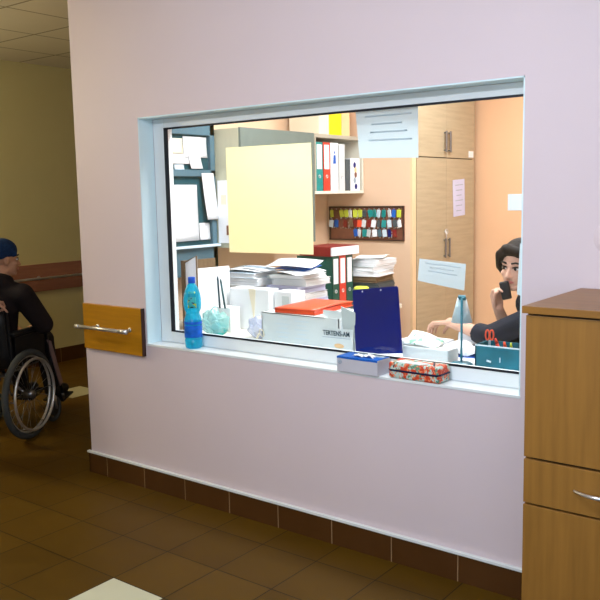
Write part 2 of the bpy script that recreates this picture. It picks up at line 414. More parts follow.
# reveal lining (white boards in the opening, bluish window light in their colour)
mb = MB()
mb.span((XL, .001, ZB), (XL + .006, .10, ZT)); mb.span((XR - .006, .001, ZB), (XR, .10, ZT)); mb.span((XL, .001, ZT - .006), (XR, .10, ZT))
struct('trim_1', mb, M['reveal'])
mb = MB(); mb.span((XL - .001, -.003, ZB - .012), (XR + .001, .2, ZB), bev=.001); struct('trim_2', mb, M['white'])   # sill
mb = MB()
f = .088
mb.span((XL + .006, .10, ZB), (XL + f, .16, ZT - .006), bev=.004); mb.span((XR - .03, .10, ZB), (XR - .006, .16, ZT - .006), bev=.003)
mb.span((XL + f, .10, ZB), (XR - .03, .16, ZB + .06), bev=.004); mb.span((XL + f, .10, ZT - .054), (XR - .03, .16, ZT - .006), bev=.004)
win = struct('window_1', mb, M['white'])
gx0, gx1, gz0, gz1 = XL + f, XR - .03, ZB + .06, ZT - .054
mb = MB()
g = .013
mb.span((gx0, .098, gz0), (gx0 + g + .014, .104, gz1)); mb.span((gx0, .098, gz1 - g * .7), (gx1, .104, gz1)); mb.span((gx0, .098, gz0), (gx1, .104, gz0 + g * .7))
mb.obj('seal', M['gasket'], win)
mb = MB(); mb.span((gx0 + .002, .110, gz0 + .002), (gx1 - .002, .116, gz1 - .002)); mb.obj('pane', M['glass'], win)
# skirting of the pink wall, with its white bead on top
mb = MB(); mb.span((-3.832, -.012, 0), (2.6, 0, .118)); mb.span((-3.832, -.012, 0), (-3.82, 6, .118)); struct('baseboard_front', mb, M['skirt'])
mb = MB(); mb.span((-3.84, -.02, .118), (2.6, .0, .131), bev=.003); struct('trim_3', mb, M['white'])
mb = MB(); mb.span((-6.74, -3.7, 0), (-6.728, 6, .14)); struct('baseboard_left', mb, M['skirt2'])
# window behind the camera (daylight) and its frame
mb = MB()
for a, b_ in (((-1.3, -3.79, 1.0), (1.7, -3.72, 1.06)), ((-1.3, -3.79, 2.34), (1.7, -3.72, 2.4)), ((-1.3, -3.79, 1.06), (-1.24, -3.72, 2.34)), ((1.64, -3.79, 1.06), (1.7, -3.72, 2.34)), ((.17, -3.79, 1.06), (.23, -3.72, 2.34))):
    mb.span(a, b_)
w2 = struct('window_2', mb, M['white'])
mb = MB(); mb.span((-1.24, -3.757, 1.06), (.17, -3.751, 2.34)); mb.obj('pane', M['glass'], w2)
mb = MB(); mb.span((.23, -3.757, 1.06), (1.64, -3.751, 2.34)); mb.obj('pane', M['glass'], w2)

# ------------------------------------------------------------------ corridor hand rails
def bar(parent, a, b, off, r=.011):
    a, b = V(a), V(b); off = V(off); d = (b - a).normalized()
    mb = MB(); mb.cyl(a + off, b + off, r, n=18); mb.cyl(a + off - d * .004, a + off + d * .03, r * 1.25, n=18); mb.cyl(b + off - d * .06, b + off + d * .004, r * 1.25, n=18)
    mb.obj('rail_bar', M['chrome'], parent, True)
    for p in (a + d * .12, b - d * .04):
        mb = MB(); mb.cyl(p, p + off, r * .7, n=12); mb.cyl(p, p + off.normalized() * .004, r * 1.3, n=16); mb.obj('bracket', M['chrome'], parent, True)
t = thing('handrail', 'yellow-brown wooden board with a steel grab bar, left end of the pink wall', 'handrail', (-3.55, 0, .75))
mb = MB(); mb.span((-.255, -.022, 0), (.240, 0, .26), bev=.002); mb.obj('board', M['rail_board'], t)
mb = MB(); mb.span((.240, -.023, -.001), (.246, 0, .261)); mb.obj('edge_band', M['edge_dark'], t)
bar(t, (-.245, -.022, .135), (.185, -.022, .137), (0, -.06, 0), .010)
t = thing('handrail', 'long reddish-brown wooden rail board with a thin steel bar on the far cream wall', 'handrail', (-6.74, 1.3, .727))
mb = MB(); mb.span((0, -4.6, 0), (.022, 4.2, .263), bev=.002); mb.obj('board', M['rail_board_red'], t)
mb = MB(); mb.cyl((.075, -4.5, .13), (.075, 4.1, .13), .012, n=16); mb.obj('rail_bar', M['chrome'], t, True)
for k in range(8):
    y = -4.2 + k * 1.15
    mb = MB(); mb.cyl((.022, y, .13), (.075, y, .13), .008, n=12); mb.cyl((.022, y, .13), (.028, y, .13), .02, n=16); mb.obj('bracket', M['chrome'], t, True)

# ------------------------------------------------------------------ wooden cabinet at the right
t = thing('cabinet', 'tall orange-brown beech cabinet with a drawer at the right edge, against the pink wall', 'cabinet', (-.958, -.015, 0))
W, D = .47, .515
mb = MB(); mb.span((.0, -D + .02, .07), (W, 0, 1.224)); mb.span((.02, -D + .05, 0), (W - .02, -.02, .07)); mb.obj('body', M['wood_dark'], t)
mb = MB(); mb.span((0, -D + .019, .07), (.016, 0, 1.222)); mb.obj('side_panel', M['wood'], t)
mb = MB(); mb.span((W - .016, -D + .019, .07), (W, 0, 1.222)); mb.obj('side_panel', M['wood'], t)
mb = MB(); mb.span((-.008, -D - .012, 1.226), (W + .008, .01, 1.249), bev=.0015); mb.obj('top', M['wood_top'], t)
mb = MB(); mb.span((.001, -D, .769), (W - .001, -D + .018, 1.219), bev=.0012); d1 = mb.obj('door', M['wood'], t)
mb = MB(); mb.span((.001, -D, .619), (W - .001, -D + .018, .761), bev=.0012); d2 = mb.obj('drawer', M['wood'], t)
mb = MB(); mb.span((.001, -D, .08), (W - .001, -D + .018, .612), bev=.0012); d3 = mb.obj('door', M['wood'], t)
def bow(parent, c, horiz=True, L=.145):
    mb = MB(); pts = []; rr = []
    for i in range(17):
        u = -1 + i / 8
        pts.append(V(c) + (V((u * L / 2, -.026 * (1 - u * u) - .003, 0)) if horiz else V((0, -.026 * (1 - u * u) - .003, u * L / 2)))); rr.append(.0035 + .003 * (1 - abs(u)))
    mb.tube(pts, rr, 10); h = mb.obj('handle', M['chrome'], parent, True); h['label'] = 'curved chrome bow handle'
bow(d2, (W / 2, -D, .69)); bow(d1, (W - .05, -D, .95), False); bow(d3, (W - .05, -D, .42), False)
mb = MB(); mb.lathe([(.058, 0), (.0575, .002), (.056, .003), (.0, .0035)], 36)
tag(mb.obj('wall_plate', M['pink'], None, True, (-.868, 0, 1.431), (R(90), 0, 0)), 'round pale cover plate on the pink wall above the cabinet', 'wall plate')

# ------------------------------------------------------------------ things on the outer sill
t = thing('water_bottle', 'clear blue plastic water bottle with a blue cap standing on the sill', 'bottle', (-2.985, .046, ZB))
prof = [(.030, .0), (.043, .004), (.045, .02), (.0455, .045), (.043, .05), (.0455, .056), (.0455, .150), (.043, .158), (.036, .180), (.0355, .190), (.043, .205), (.046, .225), (.046, .255), (.042, .285), (.031, .318), (.018, .338), (.0155, .345), (.0155, .352)]
mb = MB(); mb.lathe(prof, 32); mb.obj('body', M['bottle'], t, True)
mb = MB(); mb.lathe([(.0465, .06), (.0468, .065), (.0468, .118), (.0465, .122)], 32, caps=False); mb.obj('label_band', M['bottle_label'], t, True)
mb = MB(); mb.lathe([(.0468, .128), (.0470, .130), (.0470, .140), (.0468, .142)], 32, caps=False); mb.obj('label_band', M['bottle_label'], t, True)
def neck(u, v):
    z = .215 + .085 * v; r = .0475 - .0095 * max(0, (z - .25) / .05); a = R(-75) + R(55) * u
    return (r * math.cos(a), r * math.sin(a), z)
mb = MB(); mb.sheet(neck, 8, 6, .0006); mb.obj('neck_patch', M['neck_patch'], t, True)  # curved green-yellow patch on the upper bottle
mb = MB(); mb.lathe([(.018, .340), (.0185, .343), (.0185, .368), (.016, .372), (.0, .372)], 24); mb.obj('cap', M['cap_blue'], t, True)
t = thing('tissue_box', 'lilac-white carton with a blue top and white tissue, on the sill before the blue clipboard', 'box', (-1.927, .036, ZB), R(-1))
w, d, h = .215, .1, .068
mb = MB(); mb.box((0, 0, h / 2), (w, d, h), bev=.002); mb.obj('carton', M['box_lilac'], t)
mb = MB(); mb.box((0, 0, h + .0006), (w - .002, d - .002, .0012)); mb.box((0, -d / 2 - .0004, h - .004), (w - .002, .0008, .008)); mb.obj('blue_lid_print', M['box_blue'], t)
mb = MB(); mb.box((.02, .03, h + .0018), (.15, .03, .001)); mb.obj('print_panel', M['ink'], t)
for (x, y, a) in ((-.015, -.015, .4), (.035, -.005, 1.2)):
    mb = MB(); mb.sheet(lambda u, v, x=x, y=y, a=a: (x + (u - .5) * .05 + .006 * math.sin(5 * v + a), y + (v - .5) * .035, h + .004 + .018 * max(0, 1 - 3 * abs(u - .5)) * (1 - abs(v - .4)) + .004 * math.sin(9 * u + a)), 10, 6, .001)
    mb.obj('tissue', M['paper'], t, True)
mb = MB(); mb.ring((-w / 2 + .017, -d / 2 - .0006, .044), .008, .0016, (0, 1, 0), 20, 6); mb.box((-w / 2 + .017, -d / 2 - .0006, .044), (.006, .0012, .008)); mb.box((-w / 2 + .018, -d / 2 - .0006, .06), (.018, .0012, .003)); mb.obj('printed_emblem', M['ink'], t)
t = thing('gift_box', 'low box in red and green floral wrap with a dark ribbon on the sill', 'box', (-1.652, .043, ZB), R(-1.5))
w, d, h = .245, .098, .071
mb = MB(); mb.box((0, 0, h / 2), (w, d, h), bev=.012, seg=4); mb.obj('wrapped_body', M['floral'], t, True)
mb = MB()
mb.tube([(-w / 2 - .0005, -d / 2 + .01, h * .5), (-w / 2 + .01, -d / 2 - .0008, h * .5), (w / 2 - .01, -d / 2 - .0008, h * .5), (w / 2 + .0006, -d / 2 + .01, h * .52), (w / 2 + .0006, d / 2 - .01, h * .52), (w / 2 - .01, d / 2 + .0008, h * .5), (-w / 2 + .01, d / 2 + .0008, h * .5), (-w / 2 - .0005, d / 2 - .01, h * .5)], .0042, 8, True)
mb.box((.075, -.002, h + .0008), (.008, .075, .0016), .5); mb.obj('ribbon', M['ribbon'], t)
mb = MB(); mb.prism([(-.085, -.042, h - .001), (.03, -.042, h - .001), (.06, -.012, h), (-.08, -.01, h)], (0, 0, .003)); mb.obj('paper_patch', M['paper'], t)

# ------------------------------------------------------------------ office furniture
DZ = .84
t = thing('desk', 'white office counter desk running along behind the window', 'desk', (0, 0, 0))
mb = MB(); mb.span((-2.74, .224, DZ - .03), (-.9, .76, DZ), bev=.002); mb.obj('desktop', M['desk'], t)
for x in (-2.7, -.95):
    mb = MB(); mb.span((x - .012, .25, 0), (x + .012, .74, DZ - .03)); mb.obj('leg_panel', M['desk'], t)
mb = MB(); mb.span((-2.68, .25, .3), (-.97, .27, DZ - .03)); mb.obj('modesty_panel', M['desk'], t)
t = thing('side_desk', 'pale desk along the left office wall under the paper piles', 'desk', (0, 0, 0))
mb = MB(); mb.span((-3.655, .224, DZ - .03), (-2.75, 1.25, DZ), bev=.002); mb.span((-3.655, 1.25, DZ - .03), (-2.84, 1.93, DZ), bev=.002); mb.obj('desktop', M['shelf'], t)
for y in (.25, 1.15, 1.88):
    mb = MB(); mb.span((-3.58, y - .012, 0), (-2.86, y + .012, DZ - .03)); mb.obj('leg_panel', M['shelf'], t)

# tall wall cabinet: beige side, grey-green front
t = thing('wall_cabinet', 'grey-green office cabinet with a pale beige side, behind the yellow reflection sheet', 'cabinet', (-3.66, .846, 1.28))
mb = MB(); mb.span((0, 0, 0), (.312, .755, .735)); mb.obj('body', M['cab_beige'], t)
mb = MB(); mb.span((.312, .002, .0), (.330, .753, .737), bev=.001); mb.obj('door', M['cab_grey'], t)
mb = MB(); mb.span((.330, .69, .2), (.345, .702, .34), bev=.002); mb.obj('handle', M['chrome'], t)
t = thing('notice_sheet', 'cream chart with two brown squares on the beige cabinet side', 'notice', (-3.44, .844, 1.36))
mb = MB(); mb.span((-.09, -.002, -.05), (.1, 0, .34)); mb.obj('sheet', M['paper'], t)
for x, z, mm in ((.035, .19, 'paper_cream'), (.0, -.0, 'brown_board'), (.06, .0, 'brown_board'), (-.04, .19, 'paper_cream')):
    mb = MB(); mb.span((x - .022, -.003, z), (x + .022, -.002, z + .06)); mb.obj('printed_square', M[mm], t)

# notice board
t = thing('notice_board', 'wall board in a painted grey-blue reflection tint with two dark recessed panels, left end behind the window', 'notice board', (-3.66, .2, 1.12))
mb = MB(); L_ = .64
mb.span((0, 0, 0), (.092, L_, .935))
for a, b_ in (((0, 0, .855), (.12, L_, .935)), ((0, 0, .605), (.12, L_, .645)), ((0, 0, 0), (.12, L_, .185)), ((0, L_ - .04, 0), (.12, L_, .935)), ((0, 0, 0), (.12, .02, .935))): mb.span(a, b_, bev=.002)
mb.obj('frame', M['board_blue'], t)
mb = MB(); mb.span((.092, .02, .645), (.096, L_ - .04, .855)); mb.obj('panel', M['board_in'], t)
mb = MB(); mb.span((.092, .02, .185), (.096, L_ - .04, .605)); mb.obj('panel', M['board_in'], t)
mb = MB(); mb.span((.12, .0, .172), (.15, L_, .187), bev=.002); mb.obj('ledge', M['paper_blue'], t)
def pinned(y0, y1, z0, z1, m, label, off=.018, curl=.006, lines=5, name='pinned_note', slant=0):
    t = thing(name, label, 'notice', (-3.58 + off, (y0 + y1) / 2 - .073, (z0 + z1) / 2))
    w, h = y1 - y0, z1 - z0
    mb = MB(); mb.sheet(lambda u, v: (curl * (1 - v) ** 2 + .001, (u - .5) * w + slant * (v - .5), (v - .5) * h), 2, 8, .001); mb.obj('sheet', m, t, True)
    for k in range(lines):
        z = h * (.36 - .7 * k / max(1, lines - 1)); 
        v = z / h + .5
        mb = MB(); mb.box((curl * (1 - v) ** 2 + .0018, slant * (v - .5), z), (.0006, w * (.5 + .25 * ((k * 7) % 3) / 2), min(.006, h * .03))); mb.obj('printed_line', M['paper_blue'], t)
pinned(.66, .86, 1.84, 1.965, M['paper'], 'wide white printed notice, top right of the upper board panel', .018)
pinned(.50, .655, 1.86, 1.95, M['paper_cream'], 'small cream notice on the upper board panel, left of the wide one', .018, lines=3)
pinned(.50, .72, 1.80, 1.86, M['paper'], 'white strip notice along the middle of the upper board panel', .0195, lines=2)
pinned(.70, .80, 1.772, 1.862, M['paper'], 'blank white note hanging crooked at the bottom of the upper board panel', .026, .012, 0, slant=-.01)
pinned(.46, .55, 1.765, 1.80, M['paper_blue'], 'pale card in the lower left of the upper board panel', .018, lines=0)
pinned(.58, .66, 1.765, 1.80, M['paper_blue'], 'second pale card, left of the crooked blank note on the upper board panel', .018, lines=0)
pinned(.40, .765, 1.335, 1.675, M['paper'], 'large white list covering most of the lower board panel', .018, .008, 9)
pinned(.80, .905, 1.46, 1.745, M['paper'], 'long blank white sheet hanging from the right frame of the board', .043, .012, 0, slant=-.03)
pinned(.775, .865, 1.335, 1.44, M['paper'], 'small white note beside the large list, low on the board', .018, .006, 2)
mb = MB(); mb.span((-3.556, .387, 1.50), (-3.552, .487, 1.62), bev=.001)
tag(mb.obj('picture_card', M['board_blue'], None), 'small dark blue picture card at the left side of the large white list', 'card')

# binder shelf on the left wall
t = thing('wall_shelf', 'pale open wall shelf holding upright binders beside the grey-green cabinet', 'shelf', (-3.66, 1.607, 1.605))
SL = .607
mb = MB(); mb.span((0, 0, 0), (.33, SL, .02)); mb.obj('bottom_board', M['shelf'], t)
mb = MB(); mb.span((0, 0, .385), (.33, SL, .41)); mb.obj('top_board', M['shelf_in'], t)
mb = MB(); mb.span((0, 0, .02), (.33, .014, .385)); mb.obj('side_panel', M['shelf_in'], t)
mb = MB(); mb.span((0, SL - .018, .02), (.33, SL, .385)); mb.obj('side_panel', M['shelf'], t)
mb = MB(); mb.span((0, .014, .02), (.01, SL - .018, .385)); mb.obj('back_panel', M['shelf_in'], t)

def binder(name, label, m, loc, rz=0, w=.068, h=.32, d=.28, lab=M['paper'], group=None, ring=True, hb=.45):
    """lever-arch file standing; spine faces local +x at x=0"""
    t = thing(name, label, 'binder', loc, rz, group)
    mb = MB(); mb.span((-d, -w / 2, 0), (0, -w / 2 + .003, h)); mb.span((-d, w / 2 - .003, 0), (0, w / 2, h)); mb.span((-.004, -w / 2, 0), (0, w / 2, h), bev=.0012)
    mb.obj('cover', m, t)
    mb = MB(); mb.span((-d + .01, -w / 2 + .004, .006), (-.03, w / 2 - .006, h - .012)); mb.obj('pages', M['paper'], t)
    if lab:
        mb = MB(); mb.span((0, -w / 2 + .012, h * hb), (.0012, w / 2 - .012, h * .95)); l = mb.obj('spine_label', lab, t); l['label'] = 'white spine label'
    if ring:
        mb = MB(); mb.ring((.0005, 0, h * .30), .010, .003, (1, 0, 0), 20, 6); mb.obj('finger_ring', M['chrome'], t, True)
    return t
sx = -3.335
binder('ring_binder', 'teal binder, first from the left on the wall shelf', M['teal'], (sx, 1.665, 1.625), h=.335, w=.082)
binder('ring_binder', 'red binder with a white label beside the teal one on the wall shelf', M['red'], (sx, 1.752, 1.625), h=.335, w=.082)
b3 = binder('ring_binder', 'wide white binder with a small blue figure on its spine, wall shelf', M['paper'], (sx, 1.846, 1.625), h=.335, lab=None, w=.098)
mb = MB(); mb.ell((.0008, 0, .268), (.0015, .008, .011), n=12); mb.prism([(.0005, -.018, .19), (.0005, .016, .19), (.0005, .014, .25), (.0005, -.010, .25)], (.0015, 0, 0)); mb.obj('printed_figure', M['box_blue'], b3)
binder('ring_binder', 'pale grey binder right of the white one on the wall shelf', M['lgrey'], (sx, 1.938, 1.625), h=.33, lab=None, w=.078)
binder('document_file', 'slim dark grey file on the wall shelf beside the pale grey binder', M['dgrey'], (sx, 2.012, 1.625), h=.225, lab=None, ring=False, w=.058)
t = thing('carton_file', 'white file box with a colourful print, right end of the wall shelf', 'file box', (sx, 2.11, 1.625))
mb = MB(); mb.span((-.26, -.06, 0), (0, .06, .235), bev=.001); mb.obj('box', M['paper'], t)
for z, mm in ((.03, 'navy'), (.075, 'ink'), (.115, 'brown_board'), (.15, 'peach_card'), (.185, 'navy')):
    mb = MB(); mb.ell((.0004, .008 * math.sin(z * 60), z), (.001, .018, .022), n=10); mb.obj('printed_shape', M[mm], t, True)
# things on top of the shelf
top = 2.016
def slab(name, label, cat, m, y, w, h, d=.26, x=-3.36):
    mb = MB(); mb.span((-d, -w / 2, 0), (0, w / 2, h), bev=.002)
    return tag(mb.obj(name, m, None, False, (x, y, top)), label, cat)
slab('file_box', 'bright yellow file standing on top of the wall shelf', 'file box', M['yellow'], 1.90, .15, .30)
slab('file_box', 'peach file right of the bright yellow one on top of the wall shelf', 'file box', M['peach_card'], 2.03, .10, .30)
slab('file_box', 'cream file left of the bright yellow one on top of the wall shelf', 'file box', M['paper_cream'], 1.76, .12, .29)

# key board with its key bunches
t = thing('key_rack', 'brown wooden key board with three rows of hooks on the peach wall', 'key rack', (-3.312, 2.22, 1.381))
mb = MB(); mb.span((-.33, -.012, -.128), (.33, 0, .128), bev=.002); mb.obj('board', M['brown_board'], t)
mb = MB()
for a, b_ in (((-.33, -.018, .116), (.33, -.012, .128)), ((-.33, -.018, -.128), (.33, -.012, -.118)), ((-.33, -.018, -.118), (-.32, -.012, .116)), ((.32, -.018, -.118), (.33, -.012, .116))): mb.span(a, b_)
mb.obj('border', M['edge_dark'], t)
rows = [(.088, ['lime', None, 'lime', 'lime', 'paper', 'lime', 'lime', 'dgrey', 'teal', 'teal', 'paper_blue', 'teal', 'lgrey', 'box_blue', 'lime']),
        (.014, ['paper_blue', 'box_blue', None, 'red_dark', 'brown_wood', 'red_dark', 'orange_red', 'paper', 'red_dark', 'paper', 'dgrey', 'teal', 'paper_blue', 'dgrey', 'paper']),
        (-.056, [None, None, None, None, None, 'box_blue', 'paper', 'teal', 'lgrey', 'paper', 'board_blue', 'paper_blue', 'navy', 'red_dark', None])]
cname = {'lime': 'lime', 'paper': 'white', 'dgrey': 'dark grey', 'teal': 'teal', 'paper_blue': 'pale blue', 'lgrey': 'light grey', 'box_blue': 'blue', 'red_dark': 'dark red', 'brown_wood': 'brown', 'orange_red': 'orange-red', 'board_blue': 'grey-blue', 'navy': 'navy'}
ordn = ['first', 'second', 'third', 'fourth', 'fifth', 'sixth', 'seventh', 'eighth', 'ninth', 'tenth', 'eleventh', 'twelfth', 'thirteenth', 'fourteenth', 'fifteenth']
hookme = None; tagmesh = {}; keyme = None
mb = MB(); mb.tube([(0, -.012, .02), (0, -.026, .018), (0, -.028, .024)], .0014, 6); hookme = mb.mesh('hook', True); hookme.materials.append(M['chrome'])
for r_, (z, cols) in enumerate(rows):
    for k in range(15):
        o = bpy.data.objects.new('hook', hookme); C.objects.link(o); o.parent = t; o.location = (-.30 + k * .0425, 0, z)
for r_, (z, cols) in enumerate(rows):
    cnt = 0
    for k, cn in enumerate(cols):
        if cn is None: continue
        cnt += 1
        q = thing('key_bunch', '%s key tag, %s from the left in the %s row of the key board' % (cname[cn], ordn[cnt - 1], ('top', 'middle', 'bottom')[r_]), 'keys', (-3.612 + k * .0425, 2.22 - .026, 1.381 + z + .018), 0, 'key bunches on the brown board')
        if cn not in tagmesh:
            mb = MB(); mb.box((.003, -.002, -.034), (.036, .008, .054), bev=.003); mb.ring((0, 0, -.006), .007, .0012, (0, 1, 0), 16, 6)
            me = mb.mesh('tag'); me.materials.append(M[cn]); tagmesh[cn] = me
        o = bpy.data.objects.new('tag', tagmesh[cn]); C.objects.link(o); o.parent = q; o.rotation_euler = (0, R(random.uniform(-14, 14)), R(random.uniform(-25, 25)))
        if keyme is None:
            mb = MB(); mb.ring((0, 0, -.020), .008, .002, (0, 1, 0), 16, 6); mb.box((0, 0, -.046), (.005, .002, .038)); mb.box((.004, 0, -.058), (.006, .002, .006)); mb.box((.004, 0, -.048), (.005, .002, .004))
            keyme = mb.mesh('key', True); keyme.materials.append(M['chrome'])
        o = bpy.data.objects.new('key', keyme); C.objects.link(o); o.parent = q; o.location = (-.006, .004, -.006); o.rotation_euler = (0, R(random.uniform(-20, 20)), 0)

# wardrobe
t = thing('wardrobe', 'pale oak two-door wardrobe with upper cupboards, right of the key board', 'wardrobe', (-2.92, 2.24, 0))
wl = .985
mb = MB(); mb.span((-.55, .04, 0), (-.018, wl, 2.6)); mb.obj('body', M['wood_dark'], t)
for i, (a, b_) in enumerate(((.045, .50), (.503, wl))):
    mb = MB(); mb.span((-.018, a, .08), (0, b_, 1.855), bev=.001); d_ = mb.obj('door', M['wardrobe'], t)
    y = b_ - .035 if i == 0 else a + .03
    mb = MB(); mb.span((.012, y - .008, 1.10), (.022, y + .008, 1.25), bev=.002); mb.span((0, y - .006, 1.11), (.014, y + .006, 1.12)); mb.span((0, y - .006, 1.23), (.014, y + .006, 1.24)); mb.obj('handle', M['steel_dark'], d_)
    mb = MB(); mb.span((-.018, a, 1.862), (0, b_, 2.59), bev=.001); d_ = mb.obj('upper_door', M['wardrobe'], t)
    mb = MB(); mb.span((.016, y - .012, 1.90), (.026, y + .012, 2.06), bev=.002); mb.span((0, y - .008, 1.91), (.018, y + .008, 1.92)); mb.span((0, y - .008, 2.04), (.018, y + .008, 2.05)); mb.obj('handle', M['steel_dark'], d_)
mb = MB(); mb.tube([(.0, .475, 1.30), (.012, .475, 1.30), (.016, .475, 1.27), (.016, .482, 1.22)], .004, 8); mb.ring((.016, .478, 1.30), .02, .003, (1, 0, 0), 18, 6); mb.obj('door_key', M['chrome'], t, True)
t = thing('notice_sheet', 'white printed sheet taped on the tall wardrobe door', 'notice', (-2.918, 2.95, 1.555))
mb = MB(); mb.box((0, 0, 0), (.0015, .20, .285), rot=(R(3), 0, 0)); mb.obj('sheet', M['paper_lilac'], t)
for k in range(6):
    mb = MB(); mb.box((.001, .0, .10 - .04 * k), (.0006, .13 - .02 * (k % 3), .006), rot=(R(3), 0, 0)); mb.obj('printed_line', M['ink'], t)
mb = MB(); mb.span((-2.92, 3.12, 1.872), (-2.917, 3.2, 1.922)); tag(mb.obj('door_sticker', M['paper'], None), 'small white sticker low on the upper wardrobe door', 'sticker')
mb = MB(); mb.span((-2.66, 3.297, 1.445), (-2.50, 3.3, 1.575)); tag(mb.obj('wall_notice', M['paper_blue'], None), 'pale blue notice on the salmon wall above the woman', 'notice')

# ------------------------------------------------------------------ sheets on the inner side of the glass
def glass_sheet(name, label, pts, m, y, ink=0, wave=.003, slots=None):
    (x0, z0), (x1, z1), (x2, z2), (x3, z3) = pts          # TL, TR, BR, BL
    c = V(((x0 + x1 + x2 + x3) / 4, y, (z0 + z1 + z2 + z3) / 4))
    t = thing(name, label, 'notice', c)
    def fn(u, v):
        x = (x3 * (1 - u) + x2 * u) * (1 - v) + (x0 * (1 - u) + x1 * u) * v
        z = (z3 * (1 - u) + z2 * u) * (1 - v) + (z0 * (1 - u) + z1 * u) * v
        return (x - c.x, wave * (1 - math.cos(3 * u + 2 * v)) , z - c.z)
    mb = MB(); mb.sheet(fn, 16, 12, .0008); mb.obj('sheet', m, t)
    for k in range(ink):
        v = .84 - .16 * k if ink < 5 else .85 - .12 * k
        u0, u1 = .15 + .1 * ((k * 3) % 4) / 3, .9 - .15 * ((k * 5) % 3) / 2
        mb = MB(); mb.sheet(lambda u, w: V(fn(u0 + (u1 - u0) * u, v + .03 * (w - .5))) + V((0, -.0012, 0)), 8, 1, .0006); mb.obj('writing_line', M['faint'], t, True)
    return t
glass_sheet('yellow_reflection', 'large pale yellow sheet inside the window glass, standing in for a bright reflection', [(-2.795, 1.842), (-2.262, 1.838), (-2.262, 1.322), (-2.785, 1.320)], M['sheet_yellow'], .125, 0, .004)  # sheet stands in for a lit doorway reflected in the pane
glass_sheet('poster', 'pale blue sheet with faint writing taped to the top of the window glass', [(-2.012, 1.965), (-1.70, 1.968), (-1.70, 1.746), (-1.99, 1.756)], M['sheet_blue'], .121, 4, .002)
glass_sheet('notice_sheet', 'small tilted white notice taped to the glass before the wardrobe', [(-1.694, 1.322), (-1.478, 1.307), (-1.486, 1.197), (-1.701, 1.228)], M['sheet_blue'], .121, 3, .002)
glass_sheet('paper_strip', 'narrow pale strip on the right edge of the glass before the woman', [(-1.247, 1.396), (-1.219, 1.396), (-1.219, 1.185), (-1.257, 1.195)], M['sheet_blue'], .121, 0, 0)

# ------------------------------------------------------------------ things on the desk
t = thing('carton', 'open white cardboard carton lettered on its flap, just behind the glass', 'carton', (-2.69, .25, DZ))
mb = MB(); th = .004
mb.span((0, 0, 0), (.485, th, .165)); mb.span((0, .32, 0), (.485, .324, .165)); mb.span((0, 0, 0), (th, .324, .165)); mb.span((.481, 0, 0), (.485, .324, .165)); mb.span((0, 0, 0), (.485, .324, th)); mb.span((0, 0, .161), (.40, .324, .165))
mb.obj('box', M['carton'], t)
mb = MB(); mb.box((.475, -.004, .06), (.185, .004, .116), rot=(R(-4), 0, R(2))); fl = mb.obj('flap', M['carton'], t)
text('lettering', 'TERTENS-AM', .034, M['ink_dark'], t, (.475, -.0088, .094), (R(94), 0, R(2)), .0005, .0004, .78)
mb = MB(); mb.box((.475, -.0085, .074), (.16, .001, .0022), rot=(R(-4), 0, R(2))); mb.obj('printed_line', M['ink'], t)
mb = MB(); mb.ell((.49, -.0075, .035), (.03, .002, .012), n=14); mb.obj('printed_ornament', M['peach_card'], t, True)
mb = MB(); mb.prism([(.50, -.002, .228), (.572, .012, .200), (.565, .02, .0), (.505, .02, .0)], (0, .004, 0)); mb.obj('flap', M['carton_in'], t)
mb = MB(); mb.box((.43, .03, .155), (.12, .004, .085), rot=(R(-8), 0, 0)); mb.obj('flap', M['carton'], t)
for k in range(5):
    for j in range(2):
        mb = MB(); mb.box((.14 + .12 * j, -.0006, .135 - .022 * k), (.06 + .03 * ((k + j) % 2), .0012, .003)); mb.obj('printed_line', M['paper_blue'], t)
mb = MB(); mb.ring((-.0, -.002, .055), .02, .003, (.3, 1, .2), 20, 6); mb.box((-.03, -.002, .03), (.012, .002, .05), rot=(0, .6, 0)); mb.obj('tape_loop', M['paper_cream'], t, True)

# red folder on the carton
t = thing('document_folder', 'orange-red plastic folder lying flat on the white carton', 'folder', (-2.50, .46, DZ + .167), R(4))
mb = MB(); mb.box((0, 0, .003), (.245, .385, .005), bev=.002); mb.sheet(lambda u, v: ((u - .5) * .245, (v - .5) * .385, .024 + .006 * math.sin(3.2 * v) * u), 6, 8, .004); mb.box((-.1215, 0, .013), (.003, .385, .024), bev=.001); mb.obj('cover', M['orange_red'], t, True)
mb = MB(); mb.box((.0, 0, .013), (.23, .37, .015)); mb.obj('pages', M['orange_red'], t)
mb = MB(); mb.box((.0, 0, .0185), (.22, .36, .003)); mb.obj('sheets', M['paper'], t)

# blue clipboard leaning back
t = thing('clipboard', 'navy blue clipboard standing upright behind the glass, right of the white carton', 'clipboard', (-1.98, .245, DZ + .019), (R(-6), R(-7.5), R(-2)))
mb = MB()
pl = [(-.128, 0, 0), (.132, 0, 0), (.128, 0, .30), (.122, 0, .308), (-.122, 0, .308), (-.128, 0, .30)]
mb.prism(pl, (0, .006, 0)); mb.obj('board', M['navy'], t)
mb = MB(); mb.box((0, .012, .285), (.11, .012, .03), bev=.003); mb.obj('clip', M['chrome'], t)
for x in (-.07, .035):
    mb = MB(); mb.cyl((x, -.0015, .296), (x, .002, .296), .004, n=12); mb.obj('rivet', M['chrome'], t, True)
mb = MB(); mb.prism([(-.03, .007, .25), (.03, .007, .25), (.03, .05, .004), (-.03, .05, .004)], (0, .003, 0)); mb.obj('rear_stand', M['navy'], t)

